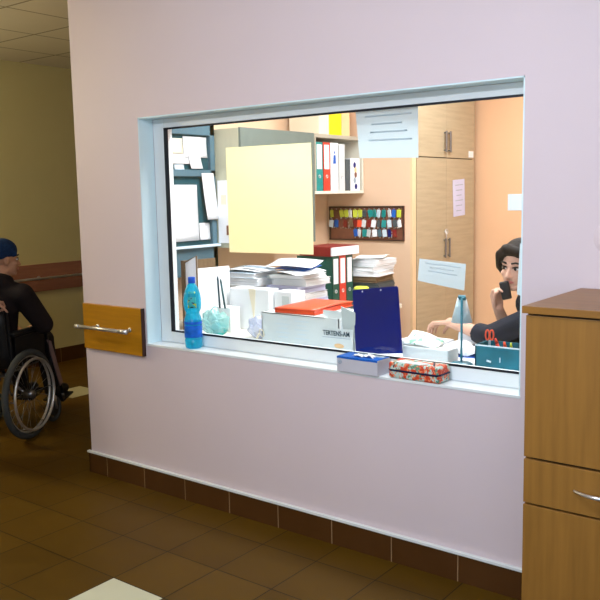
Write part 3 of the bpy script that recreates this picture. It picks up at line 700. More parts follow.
# lamp
t = thing('desk_lamp', 'small desk lamp with a pale blue cone shade on a thin teal pole', 'lamp', (-1.583, .30, DZ))
mb = MB(); mb.lathe([(.05, 0), (.05, .008), (.04, .014), (.008, .018), (.0, .018)], 28); mb.obj('base', M['lampteal'], t, True)
mb = MB(); mb.cyl((0, -.0, .012), (0, 0, .300), .0052, n=12); mb.obj('pole', M['lampteal'], t, True)
mb = MB(); mb.lathe([(.046, .188), (.047, .186), (.019, .295), (.0, .298), (.0, .294), (.017, .291), (.044, .188)], 32, (-.022, .045, 0), caps=False); mb.obj('shade', M['lampshade'], t, True)
mb = MB(); mb.cyl((-.014, .008, .297), (.014, .008, .297), .008, n=14); mb.box((-.012, .026, .302), (.034, .05, .012), .45, bev=.004); mb.obj('pivot', M['lampteal'], t, True)

# teal organiser box
t = thing('desk_organizer', 'dark teal open box of pens at the right end behind the glass', 'box', (-1.50, .26, DZ))
W_, D_, H_ = .42, .13, .108
mb = MB(); mb.span((0, 0, 0), (W_, .005, H_)); mb.span((0, D_ - .005, 0), (W_, D_, H_)); mb.span((0, 0, 0), (.005, D_, H_)); mb.span((W_ - .005, 0, 0), (W_, D_, H_)); mb.span((0, 0, 0), (W_, D_, .005)); mb.obj('box', M['tealbox'], t)
mb = MB(); mb.span((.0, -.001, H_ - .004), (W_, .006, H_ + .001)); mb.obj('rim', M['lampshade'], t)
mb = MB(); mb.box((.065, -.001, .042), (.02, .002, .008), rot=(0, .2, 0)); mb.box((.115, -.001, .052), (.004, .002, .022)); mb.obj('printed_mark', M['paper_blue'], t)
def pen(name, label, m, p0, p1, r, cat='pen'):
    mb = MB(); d = (V(p1) - V(p0)).normalized(); mb.cap(p0, V(p1) - d * .02, r, n=10); mb.cyl(V(p1) - d * .022, p1, r * 1.15, r * .6, n=10)
    tag(mb.obj(name, m, None, True), label, cat)
t = thing('scissors', 'red-handled scissors standing in the left end of the teal box', 'scissors', (-1.465, .33, DZ + .01), R(20))
mb = MB(); mb.prism([(-.006, 0, 0), (.001, 0, 0), (.006, 0, .11), (-.002, 0, .11)], (0, .002, 0)); mb.prism([(.006, .003, 0), (-.001, .003, 0), (-.006, .003, .11), (.002, .003, .11)], (0, .002, 0)); mb.obj('blades', M['chrome'], t)
for s in (-1, 1):
    mb = MB(); mb.tube([V((s * .009, .002, .132)) + V((.008 * math.cos(a), 0, .022 * math.sin(a))) for a in [2 * PI * k / 18 for k in range(18)]], .0034, 8, True); mb.obj('handle', M['orange_red'], t, True)
pen('marker_pen', 'red marker leaning in the teal box right of the scissors', M['red'], (-1.40, .34, DZ + .012), (-1.425, .30, DZ + .135), .007)
pen('marker_pen', 'short orange-red pen lying low beside the red marker in the teal box', M['orange_red'], (-1.375, .33, DZ + .015), (-1.40, .335, DZ + .118), .007)
pen('marker_pen', 'green pen among the dark pens in the teal box', M['lime'], (-1.35, .32, DZ + .012), (-1.355, .30, DZ + .122), .006)
pen('marker_pen', 'black pen in the middle of the teal box', M['black'], (-1.31, .32, DZ + .012), (-1.318, .305, DZ + .124), .006)
pen('marker_pen', 'black pen at the right of the teal box', M['black'], (-1.25, .32, DZ + .012), (-1.262, .3, DZ + .122), .006)
mb = MB(); mb.box((0, 0, .058), (.13, .05, .11), bev=.004); tag(mb.obj('card_case', M['black'], None, False, (-1.25, .35, DZ + .006)), 'black case standing in the right end of the teal box', 'case')

# papers, boxes in the middle
t = thing('flat_box', 'grey-white box on the desk beneath the woman\'s reaching hand', 'box', (-1.93, .63, DZ), R(-4))
mb = MB(); mb.span((-.12, -.08, 0), (.10, .08, .028), bev=.003); mb.obj('box', M['lgrey'], t)
mb = MB(); mb.span((-.122, -.082, .022), (.102, .082, .032), bev=.002); mb.obj('lid', M['paper'], t)
t = thing('flower_packet', 'white packet printed with a flower, between the clipboard and the lamp', 'packet', (-1.80, .33, DZ), R(-2))
mb = MB(); mb.sheet(lambda u, v: ((u - .5) * .17, -.02 + .09 * v, .062 + .052 * v - .03 * v * u + .008 * math.sin(4 * u)), 10, 8, .008); mb.obj('printed_top', M['flower_paper'], t, True)
mb = MB(); mb.span((-.085, -.03, 0), (.155, .07, .060), bev=.006); mb.obj('packet_body', M['lgrey'], t)
t = thing('open_book', 'open book with white pages and a blue edge, behind the lamp pole', 'book', (-1.665, .57, DZ), R(12))
mb = MB()
for s in (-1, 1):
    mb.sheet(lambda u, v, s=s: (s * u * .15, (v - .5) * .21, .012 + .022 * math.sin(PI * min(1, u * 1.1)) ), 10, 4, .018)
mb.obj('pages', M['paper'], t, True)
mb = MB(); mb.box((0, 0, .002), (.315, .22, .004)); mb.obj('cover', M['box_blue'], t)
t = thing('notebook', 'upright pale blue notebook leaning behind the open book', 'book', (-1.70, .72, DZ), R(6))
mb = MB(); mb.box((0, .0, .046), (.20, .018, .09), rot=(R(-18), 0, 0), bev=.001); mb.obj('cover', M['paper_blue'], t)
mb = MB(); mb.box((0, -.003, .048), (.19, .014, .088), rot=(R(-18), 0, 0)); mb.obj('pages', M['paper'], t)
mb = MB(); mb.sheet(lambda u, v: ((u - .5) * .21, (v - .5) * .297, .002 + .006 * u * v), 6, 6, .001)
tag(mb.obj('paper_sheet', M['paper'], None, True, (-1.38, .55, DZ), (0, 0, R(15))), 'loose white sheet on the desk behind the teal box', 'paper')

# left piles ------------------------------------------------------------
def folder_stack(spec, x, y, z0, w, d, grp):
    z = z0
    for i, (m, th, label, kind) in enumerate(spec):
        rz = R(random.uniform(-9, 9)); dx, dy = random.uniform(-.015, .015), random.uniform(-.015, .015)
        t = thing(kind, label, 'papers' if kind == 'paper_stack' else 'folder', (x + dx, y + dy, z), rz, grp)
        mb = MB(); mb.box((0, 0, .0012), (w, d, .0022)); mb.sheet(lambda u, v: ((u - .5) * w, (v - .5) * d, th - .0018 + .004 * math.sin(3 * u + i) * v * (1 if i == len(spec) - 1 else .0)), 6, 6, .002); mb.box((-w / 2 + .001, 0, th / 2), (.002, d, th - .002)); mb.obj('cover', M[m], t, True)
        mb = MB()
        n = max(2, int(th / .006)); hh = (th - .005) / n
        for k in range(n): mb.box((.004 + random.uniform(-.004, .006), random.uniform(-.005, .005), .0025 + hh * (k + .5)), (w - .014, d - .012, hh * .97))
        mb.obj('pages', M[m] if m in ('dgrey', 'brown_wood', 'paper_lilac') else M['paper'], t)
        z += th + .0005
    return z
z1 = folder_stack([('paper', .045, 'thick white file at the bottom of the left desk pile', 'document_folder'), ('paper_cream', .04, 'cream file, second from the bottom of the left desk pile', 'document_folder'), ('paper', .05, 'thick white file in the middle of the left desk pile', 'document_folder'), ('paper_cream', .035, 'cream file above the middle of the left desk pile', 'document_folder'), ('paper', .05, 'white file below the top sheaf of the left desk pile', 'document_folder'), ('paper', .045, 'white sheaf near the top of the left desk pile', 'document_folder'), ('paper_blue', .03, 'pale blue sheaf on top of the left desk pile', 'document_folder')], -3.32, .86, DZ, .30, .23, 'files of the left desk pile')
z2 = folder_stack([('paper_lilac', .05, 'lilac file at the bottom of the pile by the orange-red folder', 'document_folder'), ('paper_lilac', .05, 'second lilac file of the pile by the orange-red folder', 'document_folder'), ('paper_lilac', .045, 'third lilac file of the pile by the orange-red folder', 'document_folder'), ('paper', .04, 'white file in the pile by the orange-red folder', 'document_folder'), ('paper_lilac', .04, 'lilac file under the loose sheets by the green binders', 'document_folder'), ('paper', .04, 'white file under the top loose sheets by the green binders', 'document_folder'), ('lgrey', .025, 'grey sheaf on top of the lilac pile', 'document_folder')], -2.985, .95, DZ, .26, .25, 'files of the lilac pile')
def loose(label, m, x, y, z, rz, w=.21, d=.30, tilt=.0, c=.02):
    mb = MB(); mb.sheet(lambda u, v: ((u - .5) * w, (v - .5) * d, .004 + c * (u - .3) ** 2 + c * .6 * math.sin(2.5 * v) + tilt * u), 8, 8, .0014)
    tag(mb.obj('loose_sheet', m, None, True, (x, y, z), (0, 0, R(rz))), label, 'paper', 'loose sheets on the desk piles')
loose('curled white sheet sticking out to the right on top of the lilac pile', M['paper'], -2.95, .90, z2, 70, tilt=.01)
loose('blue sheet jutting from the top of the lilac pile', M['box_blue'], -3.0, .96, z2 + .016, 84, .16, .26, .02, .01)
loose('upper white sheet fanned over the blue one on the lilac pile', M['paper'], -3.0, .93, z2 + .036, 105, tilt=.02)
loose('loose white sheet lying on the pale blue sheaf of the left pile', M['paper'], -3.30, .87, z1, 95)
loose('narrow blue-grey sheet lying over the left pile', M['ink'], -3.20, .83, z1 + .018, 80, .04, .30, .0, .012)
# white upright sorter in front of left pile
t = thing('file_sorter', 'white box file standing upright in front of the left desk pile', 'file box', (-3.02, .60, DZ), R(4))
mb = MB(); mb.span((-.16, -.05, 0), (.12, .05, .235), bev=.003); mb.obj('box', M['paper'], t)
mb = MB(); mb.prism([(-.02, -.052, .235), (.03, -.052, .235), (.015, -.052, .05)], (0, .002, 0)); mb.obj('cream_flash', M['paper_cream'], t)
t = thing('file_sorter', 'second white box file, between the first one and the lilac pile', 'file box', (-2.83, .66, DZ), R(-3))
mb = MB(); mb.span((-.06, -.06, 0), (.07, .06, .225), bev=.003); mb.obj('box', M['paper'], t)
mb = MB(); mb.span((.0, -.062, .03), (.05, -.06, .2)); mb.obj('cover_label', M['lgrey'], t)
# magazine file with brown sides
t = thing('magazine_file', 'brown-edged magazine holder standing right behind the blue bottle', 'magazine holder', (-3.30, .42, DZ), R(-8))
mb = MB(); mb.span((-.06, -.075, 0), (-.045, .16, .40), bev=.001); mb.obj('side_panel', M['brown_wood'], t)
mb = MB(); mb.span((.075, -.075, 0), (.083, .16, .36), bev=.001); mb.obj('side_panel', M['paper'], t)
mb = MB(); mb.prism([(-.045, -.072, .0), (.075, -.072, .0), (.075, -.072, .43), (-.045, -.072, .385)], (0, .008, 0)); mb.obj('front_panel', M['paper'], t)
mb = MB(); mb.tube([(-.045, -.074, .385), (.079, -.074, .432), (.079, -.074, .0)], .0055, 6); mb.span((-.062, -.08, 0), (-.03, -.072, .40)); mb.obj('top_edge', M['brown_wood'], t)
for k, mm in enumerate(('paper', 'lgrey', 'paper_blue')):
    mb = MB(); mb.span((-.03 + k * .033, -.055, .004), (-.006 + k * .033, .15, .33 - .02 * k)); mb.obj('magazine', M[mm], t)
t = thing('pen_rack', 'white desk rack with two dark pens leaning, beside the magazine holder', 'pen holder', (-3.115, .44, DZ))
mb = MB(); mb.span((-.05, -.03, 0), (.06, .05, .14), bev=.002); mb.obj('rack', M['paper'], t)
pen('ballpoint_pen', 'dark pen leaning in the white rack, nearer the magazine holder', M['ink_dark'], (-3.125, .40, DZ + .14), (-3.14, .405, DZ + .315), .0055)
pen('ballpoint_pen', 'dark teal pen leaning in the white rack, farther from the magazine holder', M['board_in'], (-3.085, .40, DZ + .14), (-3.118, .405, DZ + .30), .0055)
# clear plastic bag with teal contents
t = thing('plastic_bag', 'crumpled clear plastic bag with teal contents right of the blue bottle', 'bag', (-3.06, .29, DZ))
mb = MB(); mb.ell((0, 0, .07), (.095, .05, .075), n=28)
for v in mb.bm.verts:
    n_ = math.sin(v.co.x * 90 + v.co.z * 60) * .008 + math.sin(v.co.z * 140 - v.co.x * 70) * .006 + math.sin(v.co.y * 120) * .005
    v.co += v.co.normalized() * n_; v.co.z = max(v.co.z, .001)
mb.obj('bag', M['bag'], t)
mb = MB(); mb.ell((.03, 0, .04), (.05, .035, .036), n=18)
for v in mb.bm.verts: v.co += v.co.normalized() * .004 * math.sin(v.co.x * 200 + v.co.z * 130); v.co.z = max(v.co.z, .004)
mb.obj('contents', M['tealbag'], t, True)
t = thing('crumpled_paper', 'crumpled clear wrapping beside the carton behind the glass', 'wrapping', (-2.80, .36, DZ))
mb = MB(); mb.ell((0, 0, .055), (.075, .045, .058), n=24)
for v in mb.bm.verts:
    v.co += v.co.normalized() * (math.sin(v.co.x * 110 + v.co.z * 80) * .007 + math.sin(v.co.z * 120 - v.co.x * 60) * .007); v.co.z = max(v.co.z, .001)
mb.obj('film', M['sleeve'], t)
mb = MB(); mb.box((.0, .0, .03), (.05, .03, .04), rot=(.2, .3, .2), bev=.004); mb.obj('crumb', M['paper_cream'], t)

# standing green and red binders and what lies on them
gz = DZ + .04
mb = MB(); mb.span((-.2, -.15, 0), (.12, .09, .0395), bev=.002); tag(mb.obj('flat_file', M['dgrey'], None, False, (-3.08, 1.47, DZ)), 'flat dark file under the standing green binders', 'file')
binder('ring_binder', 'dark green binder, frontmost of the standing binders on the side desk', M['green'], (-2.985, 1.345, gz), R(0), .075, .325, .285, group='standing desk binders')
binder('ring_binder', 'red binder standing between the two dark green binders', M['red'], (-2.985, 1.423, gz), R(0), .075, .325, .285, group='standing desk binders')
binder('ring_binder', 'dark green binder, rearmost of the standing binders on the side desk', M['green'], (-2.985, 1.502, gz), R(0), .075, .325, .285, group='standing desk binders')
bz = gz + .326
t = thing('document_folder', 'dark red folder lying on top of the standing green binders', 'folder', (-3.11, 1.45, bz), R(-3))
mb = MB(); mb.box((0, 0, .0015), (.26, .30, .003)); mb.box((0, 0, .059), (.26, .30, .003)); mb.box((0, -.149, .03), (.26, .003, .06), bev=.001); mb.obj('cover', M['red_dark'], t)
mb = MB(); mb.box((.01, .004, .03), (.25, .285, .054)); mb.obj('pages', M['paper'], t)
loose('white sheet drooping from the dark red folder toward the key board', M['paper'], -2.965, 1.75, DZ + .328, 20, .20, .22, .0, .012)
spec = [('dgrey', .05, 'dark file at the bottom of the pile right of the green binders', 'document_folder'), ('lgrey', .045, 'grey file, second in the pile right of the green binders', 'document_folder'), ('paper', .03, 'white sheaf in the pile right of the green binders', 'document_folder'), ('dgrey', .045, 'dark file above the white sheaf right of the green binders', 'document_folder'), ('brown_wood', .04, 'brown file in the pile right of the green binders', 'document_folder'), ('paper', .035, 'white sheaf high in the pile right of the green binders', 'document_folder'), ('lgrey', .03, 'grey sheaf below the drooping white sheet', 'document_folder'), ('paper', .045, 'topmost white sheaf right of the green binders', 'document_folder')]
folder_stack(spec, -2.965, 1.75, DZ, .22, .26, 'files right of the green binders')
t = thing('tape_roll', 'lime green roll standing behind the top left of the clipboard', 'tape', (-2.80, 1.36, DZ))
mb = MB(); mb.ring((0, 0, .165), .035, .014, (0, 0, 1), 28, 10); mb.obj('roll', M['lime'], t, True)
mb = MB(); mb.lathe([(.04, 0), (.04, .15)], 24); mb.obj('tin', M['green'], t)
t = thing('tissue_packet', 'crumpled white packet peeping over the clipboard', 'packet', (-2.86, 1.62, DZ))
bpy.data.objects.remove(t)
mb = MB(); mb.span((-2.73, 1.20, 0), (-2.575, 1.45, .845), bev=.003)
tag(mb.obj('drawer_unit', M['shelf'], None), 'pale low office unit behind the clipboard', 'cabinet')
t = thing('tissue_packet', 'crumpled white packet peeping over the clipboard', 'packet', (-2.65, 1.33, .845))
mb = MB(); mb.box((0, 0, .075), (.15, .12, .15), bev=.02, seg=3)
for v in mb.bm.verts: v.co += V((math.sin(v.co.z * 60), math.cos(v.co.x * 50), math.sin(v.co.x * 70 + v.co.y * 40))) * .006; v.co.z = max(0.001, v.co.z)
mb.obj('packet', M['paper'], t)
mb = MB(); mb.box((.02, -.065, .08), (.05, .004, .04), bev=.001); mb.obj('green_print', M['lime'], t)

# ------------------------------------------------------------------ people
def hand_caps(mb, wrist, d, n, side, curl, size=1.0, spread=.12, thumb=(.7, .55, .25)):
    """wrist point, finger direction d, palm normal n (fingers curl toward it); side=+1 puts the thumb on d x n"""
    d = V(d).normalized(); n = V(n); n = (n - d * n.dot(d)).normalized(); l = d.cross(n) * side
    W_ = V(wrist); s = size
    for k in range(4):
        o = (1.5 - k) * .0195 * s
        mb.cap(W_ + l * o * .7 + d * .012 * s, W_ + l * o + d * .085 * s, .0125 * s, .0105 * s, n=10)
    lens = (.068, .077, .071, .055)
    for k in range(4):
        o = (1.5 - k) * .0200 * s
        p = W_ + l * o + d * .085 * s
        a = 0; dd = (d + l * spread * (1.5 - k) * .5).normalized()
        for j, fr in enumerate((.45, .31, .24)):
            a = curl[k] * (j + 1) if not hasattr(curl[k], '__len__') else sum(curl[k][:j + 1])
            v = dd * math.cos(a) + n * math.sin(a)
            q = p + v * lens[k] * fr * s * 1.05
            mb.cap(p, q, (.0092 - .0008 * j) * s, (.0085 - .001 * j) * s, n=9); p = q
    tb = W_ + l * .022 * s + d * .022 * s
    td = (l * thumb[0] + d * thumb[1] + n * thumb[2]).normalized()
    q = tb + td * .042 * s; mb.cap(tb, q, .0135 * s, .0105 * s, n=10)
    td2 = (td + d * .45 + n * .25).normalized(); q2 = q + td2 * .034 * s; mb.cap(q, q2, .0102 * s, .0095 * s, n=9)
    q3 = q2 + (td2 + n * .2).normalized() * .024 * s; mb.cap(q2, q3, .0093 * s, .0078 * s, n=9)

def head_frame(c, f, tilt=0):
    f = V(f).normalized(); z = V((0, 0, 1)); x = f.cross(z).normalized(); z = x.cross(f)
    m = Matrix((x, f, z)).transposed()
    m = m @ Matrix.Rotation(tilt, 3, 'Y')
    c = V(c)
    return lambda p: c + m @ V(p), m
def head_caps(mb, T, m, s=1.0):
    mb.ell(T((0, -.012, .028)), (.073 * s, .092 * s, .088 * s), m, 22)
    mb.ell(T((0, .028, -.040)), (.056 * s, .060 * s, .078 * s), m, 18)
    mb.ell(T((0, .064, -.094)), (.024, .020, .018), m, 12)
    mb.cap(T((-.042, .0, -.075)), T((-.016, .062, -.096)), .022, .016); mb.cap(T((.042, .0, -.075)), T((.016, .062, -.096)), .022, .016)
    mb.cap(T((0, .078, .004)), T((0, .100, -.036)), .0075, .0115, n=10); mb.ell(T((-.011, .090, -.039)), (.008, .009, .007), m, 8); mb.ell(T((.011, .090, -.039)), (.008, .009, .007), m, 8)
    mb.cap(T((-.042, .064, .018)), T((-.012, .078, .017)), .010, .009, n=10); mb.cap(T((.042, .064, .018)), T((.012, .078, .017)), .010, .009, n=10)
    mb.ell(T((-.040, .056, -.030)), (.020, .020, .018), m, 10); mb.ell(T((.040, .056, -.030)), (.020, .020, .018), m, 10)
    for s_ in (-1, 1): mb.ell(T((s_ * .072, -.008, -.012)), (.010, .020, .032), m, 10)
def face_extra(T, m, brow=2):
    e = MB()
    for s in (-1, 1):
        e.ell(T((s * .031, .0715, .000)), (.0140, .0095, .0066), m, 12, mi=1)
        e.ell(T((s * .031, .0800, .000)), (.0072, .005, .0072), m, 10, mi=2)
        e.tube([T((s * .046, .068, .006)), T((s * .032, .0805, .0092)), T((s * .017, .078, .005))], .0038, 8, mi=2)
        e.tube([T((s * .052, .067, .024)), T((s * .034, .083, .031)), T((s * .014, .0885, .026))], .0048, 8, mi=2)
    e.tube([T((-.023, .078, -.066)), T((-.010, .088, -.062)), T((0, .0885, -.064)), T((.010, .088, -.062)), T((.023, .078, -.066))], [.002, .0045, .004, .0045, .002], 8, mi=3)
    e.tube([T((-.020, .079, -.068)), T((0, .0885, -.072)), T((.020, .079, -.068))], [.002, .0052, .002], 8, mi=3)
    return e

# ---- woman at the desk
WR = V((-1.30, 1.0, 0))
pw = thing('person', 'woman with short dark hair in a dark top, phoning at the desk behind the glass', 'person', WR)
P = lambda x, y, z: V((x, y, z)) - WR
HC = P(-1.548, .835, 1.240); FD = (-.14, -.98, -.10)
T, m3 = head_frame(HC, FD, R(-4))
neck = P(-1.515, .925, 1.09)
Lsh, Rsh = P(-1.375, .775, 1.03), P(-1.50, 1.09, 1.03)
Lel, Lwr = P(-1.615, .655, .912), P(-1.865, .745, .948)
Rel, Rwr = P(-1.60, .90, .85), P(-1.622, .775, 1.03)
chest, belly, pel = P(-1.42, .945, .93), P(-1.37, .96, .75), P(-1.32, .98, .60)
mb = MB()
head_caps(mb, T, m3)
mb.cap(T((0, -.02, -.07)), neck, .048, .052); mb.cap(neck, chest, .058, .095)
mb.ell(chest + V((0, 0, .02)), (.10, .15, .13), R(-25)); mb.ell(belly, (.095, .135, .13), R(-25)); mb.ell(pel, (.13, .165, .12), R(-25))
for a, b_, c_ in ((Lsh, Lel, Lwr), (Rsh, Rel, Rwr)):
    mb.cap(neck + V((0, 0, -.02)), a, .05, .048); mb.cap(a, b_, .046, .037); mb.cap(b_, c_, .037, .025)
hand_caps(mb, Lwr, (-.93, .18, -.12), (-.1, -.1, -1), -1, [(.45, .55, .3), (.5, .6, .3), (.55, .6, .3), (.6, .6, .3)], 1.0, .35, (.55, .75, .5))
hand_caps(mb, Rwr, (-.05, -.22, 1), (.85, -.45, .1), -1, [(.55, .9, .5), (.6, .95, .5), (.65, .95, .55), (.7, 1.0, .5)], .95, .05, (.3, .9, .45))
for s in (-1, 1):
    hp = pel + V((.02, s * .085, 0)); kn = P(-1.74, .98 + s * .10, .60); an = P(-1.70, .98 + s * .10, .10)
    mb.cap(hp, kn, .082, .056); mb.cap(kn, an, .054, .036); mb.cap(an + V((.03, 0, -.05)), an + V((-.13, 0, -.065)), .034, .026)
me = remesh(mb, .0045, 3, face_extra(T, m3))
link_mesh('body', me, [M['skin'], M['eye_white'], M['eye_dark'], M['lip']], pw)
mb = MB()                                          # hair: full cap, swept over, to the nape and beside the cheek
mb.ell(T((0, -.026, .048)), (.088, .098, .086), m3, 22); mb.ell(T((0, -.05, -.02)), (.086, .072, .10), m3, 18)
mb.cap(T((-.058, .052, .074)), T((.03, .066, .088)), .022, .026); mb.cap(T((.02, .062, .090)), T((.074, .044, .050)), .026, .024)
mb.cap(T((.074, .044, .055)), T((.082, .034, -.005)), .024, .019); mb.cap(T((.082, .034, -.005)), T((.070, .040, -.035)), .018, .006); mb.ell(T((.085, .0, .03)), (.030, .05, .055), m3, 14)
mb.cap(T((-.066, .046, .066)), T((-.080, .026, .0)), .020, .015); mb.cap(T((-.082, .02, .0)), T((-.080, .01, -.06)), .016, .012); mb.ell(T((-.082, -.01, .02)), (.024, .05, .06), m3, 14)
link_mesh('hair', remesh(mb, .0055, 2), [M['hair']], pw)
mb = MB()                                          # dark top with sleeves
mb.cap(neck + V((0, 0, -.045)), chest, .078, .115); mb.ell(chest + V((0, 0, .02)), (.125, .175, .14), R(-25)); mb.ell(belly, (.12, .16, .145), R(-25)); mb.ell(pel + V((0, 0, .04)), (.145, .18, .11), R(-25))
for a, b_, c_, k in ((Lsh, Lel, Lwr, .30), (Rsh, Rel, Rwr, .12)):
    mb.cap(neck + V((0, 0, -.05)), a, .062, .062); mb.cap(a, b_, .064, .055); e_ = b_.lerp(c_, k); mb.cap(b_, e_, .055, .050, ends=(1, 0))
link_mesh('jacket', remesh(mb, .007, 3), [M['jacket']], pw)
mb = MB()
for s in (-1, 1):
    hp = pel + V((.02, s * .085, 0)); kn = P(-1.74, .98 + s * .10, .60); an = P(-1.70, .98 + s * .10, .12)
    mb.cap(hp, kn, .094, .068); mb.cap(kn, an, .066, .055, ends=(1, 0))
mb.ell(pel, (.14, .175, .10), R(-25))
link_mesh('trousers', remesh(mb, .009, 2), [M['trousers']], pw)
for s in (-1, 1):
    an = P(-1.70, .98 + s * .10, .10); mb = MB(); mb.cap(an + V((.03, 0, -.055)), an + V((-.14, 0, -.068)), .04, .03); link_mesh('shoe', remesh(mb, .007, 2), [M['black']], pw)
# phone in her right hand
ph = thing('mobile_phone', 'black phone held to the ear of the woman behind the glass', 'phone', (-1.572, .742, 1.128), 0)
pm = Matrix.Rotation(R(-62), 3, 'Z') @ Matrix.Rotation(R(12), 3, 'X') @ Matrix.Rotation(R(0), 3, 'Y')
mb = MB(); mb.box((0, 0, 0), (.020, .046, .088), pm, bev=.007, seg=3); mb.obj('phone_body', M['black'], ph, True)
mb = MB(); mb.box(pm @ V((-.0105, 0, .012)), (.001, .034, .045), pm); mb.obj('screen', M['dgrey'], ph)
# her chair
t = thing('office_chair', 'dark office chair the woman sits on', 'chair', (-1.30, .98, 0))
mb = MB(); mb.box((-.02, 0, .46), (.46, .46, .07), bev=.02, seg=3); mb.obj('seat', M['dgrey'], t, True)
mb = MB(); mb.box((.24, 0, .80), (.06, .40, .42), rot=(0, R(8), 0), bev=.02, seg=3); mb.obj('backrest', M['dgrey'], t, True)
mb = MB(); mb.tube([(.1, 0, .43), (.23, 0, .45), (.25, 0, .6), (.255, 0, .75)], .015, 8); mb.cyl((0, 0, .10), (0, 0, .43), .025); mb.obj('column', M['steel_dark'], t, True)
for k in range(5):
    a = 2 * PI * k / 5 + .3; e = V((.27 * math.cos(a), .27 * math.sin(a), .07)); mb = MB(); mb.cap((0, 0, .10), e, .022, .014); lg = mb.obj('leg', M['black'], t, True)
    mb = MB(); mb.cyl(e + V((-.012, 0, -.042)), e + V((.012, 0, -.042)), .028, n=16); mb.cyl(e + V((0, 0, -.03)), e, .008); mb.obj('caster', M['black'], lg, True)

# ------------------------------------------------------------------ wheelchair, its user and attendant
RZ = math.atan2(.41, .91); RO = V((-4.984, .081, 0))
t = thing('wheelchair', 'black-framed wheelchair seen from behind beside the corner of the pink wall', 'wheelchair', RO, RZ)
for s in (1, -1):
    x = s * .29
    mb = MB(); mb.ring((x, 0, .305), .282, .0225, (1, 0, 0), 64, 12); wh = mb.obj('rear_wheel', M['rubber'], t, True)
    mb = MB(); mb.ring((x, 0, .305), .258, .009, (1, 0, 0), 64, 8); mb.obj('rim', M['chrome'], wh, True)
    mb = MB(); mb.ring((x + s * .045, 0, .305), .240, .0095, (1, 0, 0), 64, 10); mb.obj('handrim', M['chrome'], wh, True)
    mb = MB()
    for k in range(6):
        a = 2 * PI * k / 6; p = V((x, .25 * math.cos(a), .305 + .25 * math.sin(a))); q = V((x + s * .045, .24 * math.cos(a), .305 + .24 * math.sin(a))); mb.cyl(p, q, .004, n=8)
    mb.obj('handrim_clip', M['steel_dark'], wh, True)
    mb = MB()
    for k in range(24):
        a = 2 * PI * k / 24; b_ = a + (.35 if k % 2 else -.35)
        mb.cyl((x + (.02 if k % 2 else -.02), .03 * math.cos(b_), .305 + .03 * math.sin(b_)), (x, .256 * math.cos(a), .305 + .256 * math.sin(a)), .0016, n=6)
    mb.obj('spokes', M['steel_dark'], wh, True)
    mb = MB(); mb.cyl((x - .035, 0, .305), (x + .035, 0, .305), .026, n=18); mb.cyl((x - s * .06, 0, .305), (x, 0, .305), .010); mb.obj('hub', M['steel_dark'], wh, True)
    xi = s * .225
    mb = MB()                                           # side frame tube
    mb.tube([(xi, -.06, .30), (xi, -.07, .50), (xi, -.09, .70), (xi, -.11, .88), (xi, -.16, .92)], .012, 10)
    mb.tube([(xi, -.07, .49), (xi, .38, .50), (xi, .44, .47), (xi, .50, .30), (xi, .54, .18)], .012, 10)
    mb.tube([(xi, -.06, .30), (xi, .20, .29), (xi, .34, .26), (xi, .40, .34), (xi, .40, .49)], .011, 10)
    mb.obj('side_frame', M['black'], t, True)
    mb = MB(); mb.cap((xi, -.13, .915), (xi, -.24, .925), .017, .016); mb.obj('push_handle', M['black'], t, True)
    mb = MB(); mb.box((xi + s * .02, .10, .725), (.05, .40, .03), bev=.012, seg=3); mb.obj('armrest_pad', M['black'], t, True)
    mb = MB(); mb.tube([(xi + s * .02, -.08, .71), (xi + s * .02, .28, .712), (xi + s * .02, .325, .69), (xi + s * .02, .34, .50)], .013, 10); mb.obj('armrest_tube', M['black'], t, True)
    mb = MB(); mb.prism([(xi + s * .018, -.06, .50), (xi + s * .018, .30, .50), (xi + s * .018, .30, .69), (xi + s * .018, -.06, .70)], (s * .004, 0, 0)); mb.obj('skirt_guard', M['black'], t)
    mb = MB(); mb.prism([(xi + s * .026, .315, .62), (xi + s * .026, .37, .60), (xi + s * .026, .50, .27), (xi + s * .026, .46, .25)], (s * .006, 0, 0)); cg = mb.obj('calf_plate', M['calf'], t)
    mb = MB(); mb.ring((xi, .40, .095), .078, .017, (1, 0, 0), 36, 10); mb.cyl((xi - .015, .40, .095), (xi + .015, .40, .095), .05, n=20); ca = mb.obj('caster', M['rubber'], t, True)
    mb = MB(); mb.tube([(xi + s * .026, .40, .095), (xi + s * .026, .39, .19), (xi, .36, .215), (xi, .36, .28)], .009, 8); mb.obj('fork', M['chrome'], ca, True)
    mb = MB(); mb.box((s * .13, .64, .125), (.17, .16, .014), rot=(R(12), 0, 0), bev=.004); fp = mb.obj('footplate', M['black'], t)
    mb = MB(); mb.tube([(xi, .54, .18), (s * .215, .57, .13)], .011, 8); mb.obj('hanger', M['steel_dark'], fp, True)
mb = MB(); mb.box((0, .17, .495), (.43, .42, .035), bev=.012, seg=3); mb.obj('seat', M['black'], t, True)
mb = MB(); mb.sheet(lambda u, v: ((u - .5) * .44, -.085 - .04 * v - .03 * math.sin(PI * u), .50 + .38 * v), 8, 4, .012); mb.obj('backrest', M['black'], t, True)
mb = MB(); mb.cyl((-.22, .05, .30), (.22, .25, .48), .010); mb.cyl((.22, .05, .30), (-.22, .25, .48), .010); mb.obj('cross_brace', M['steel_dark'], t, True)

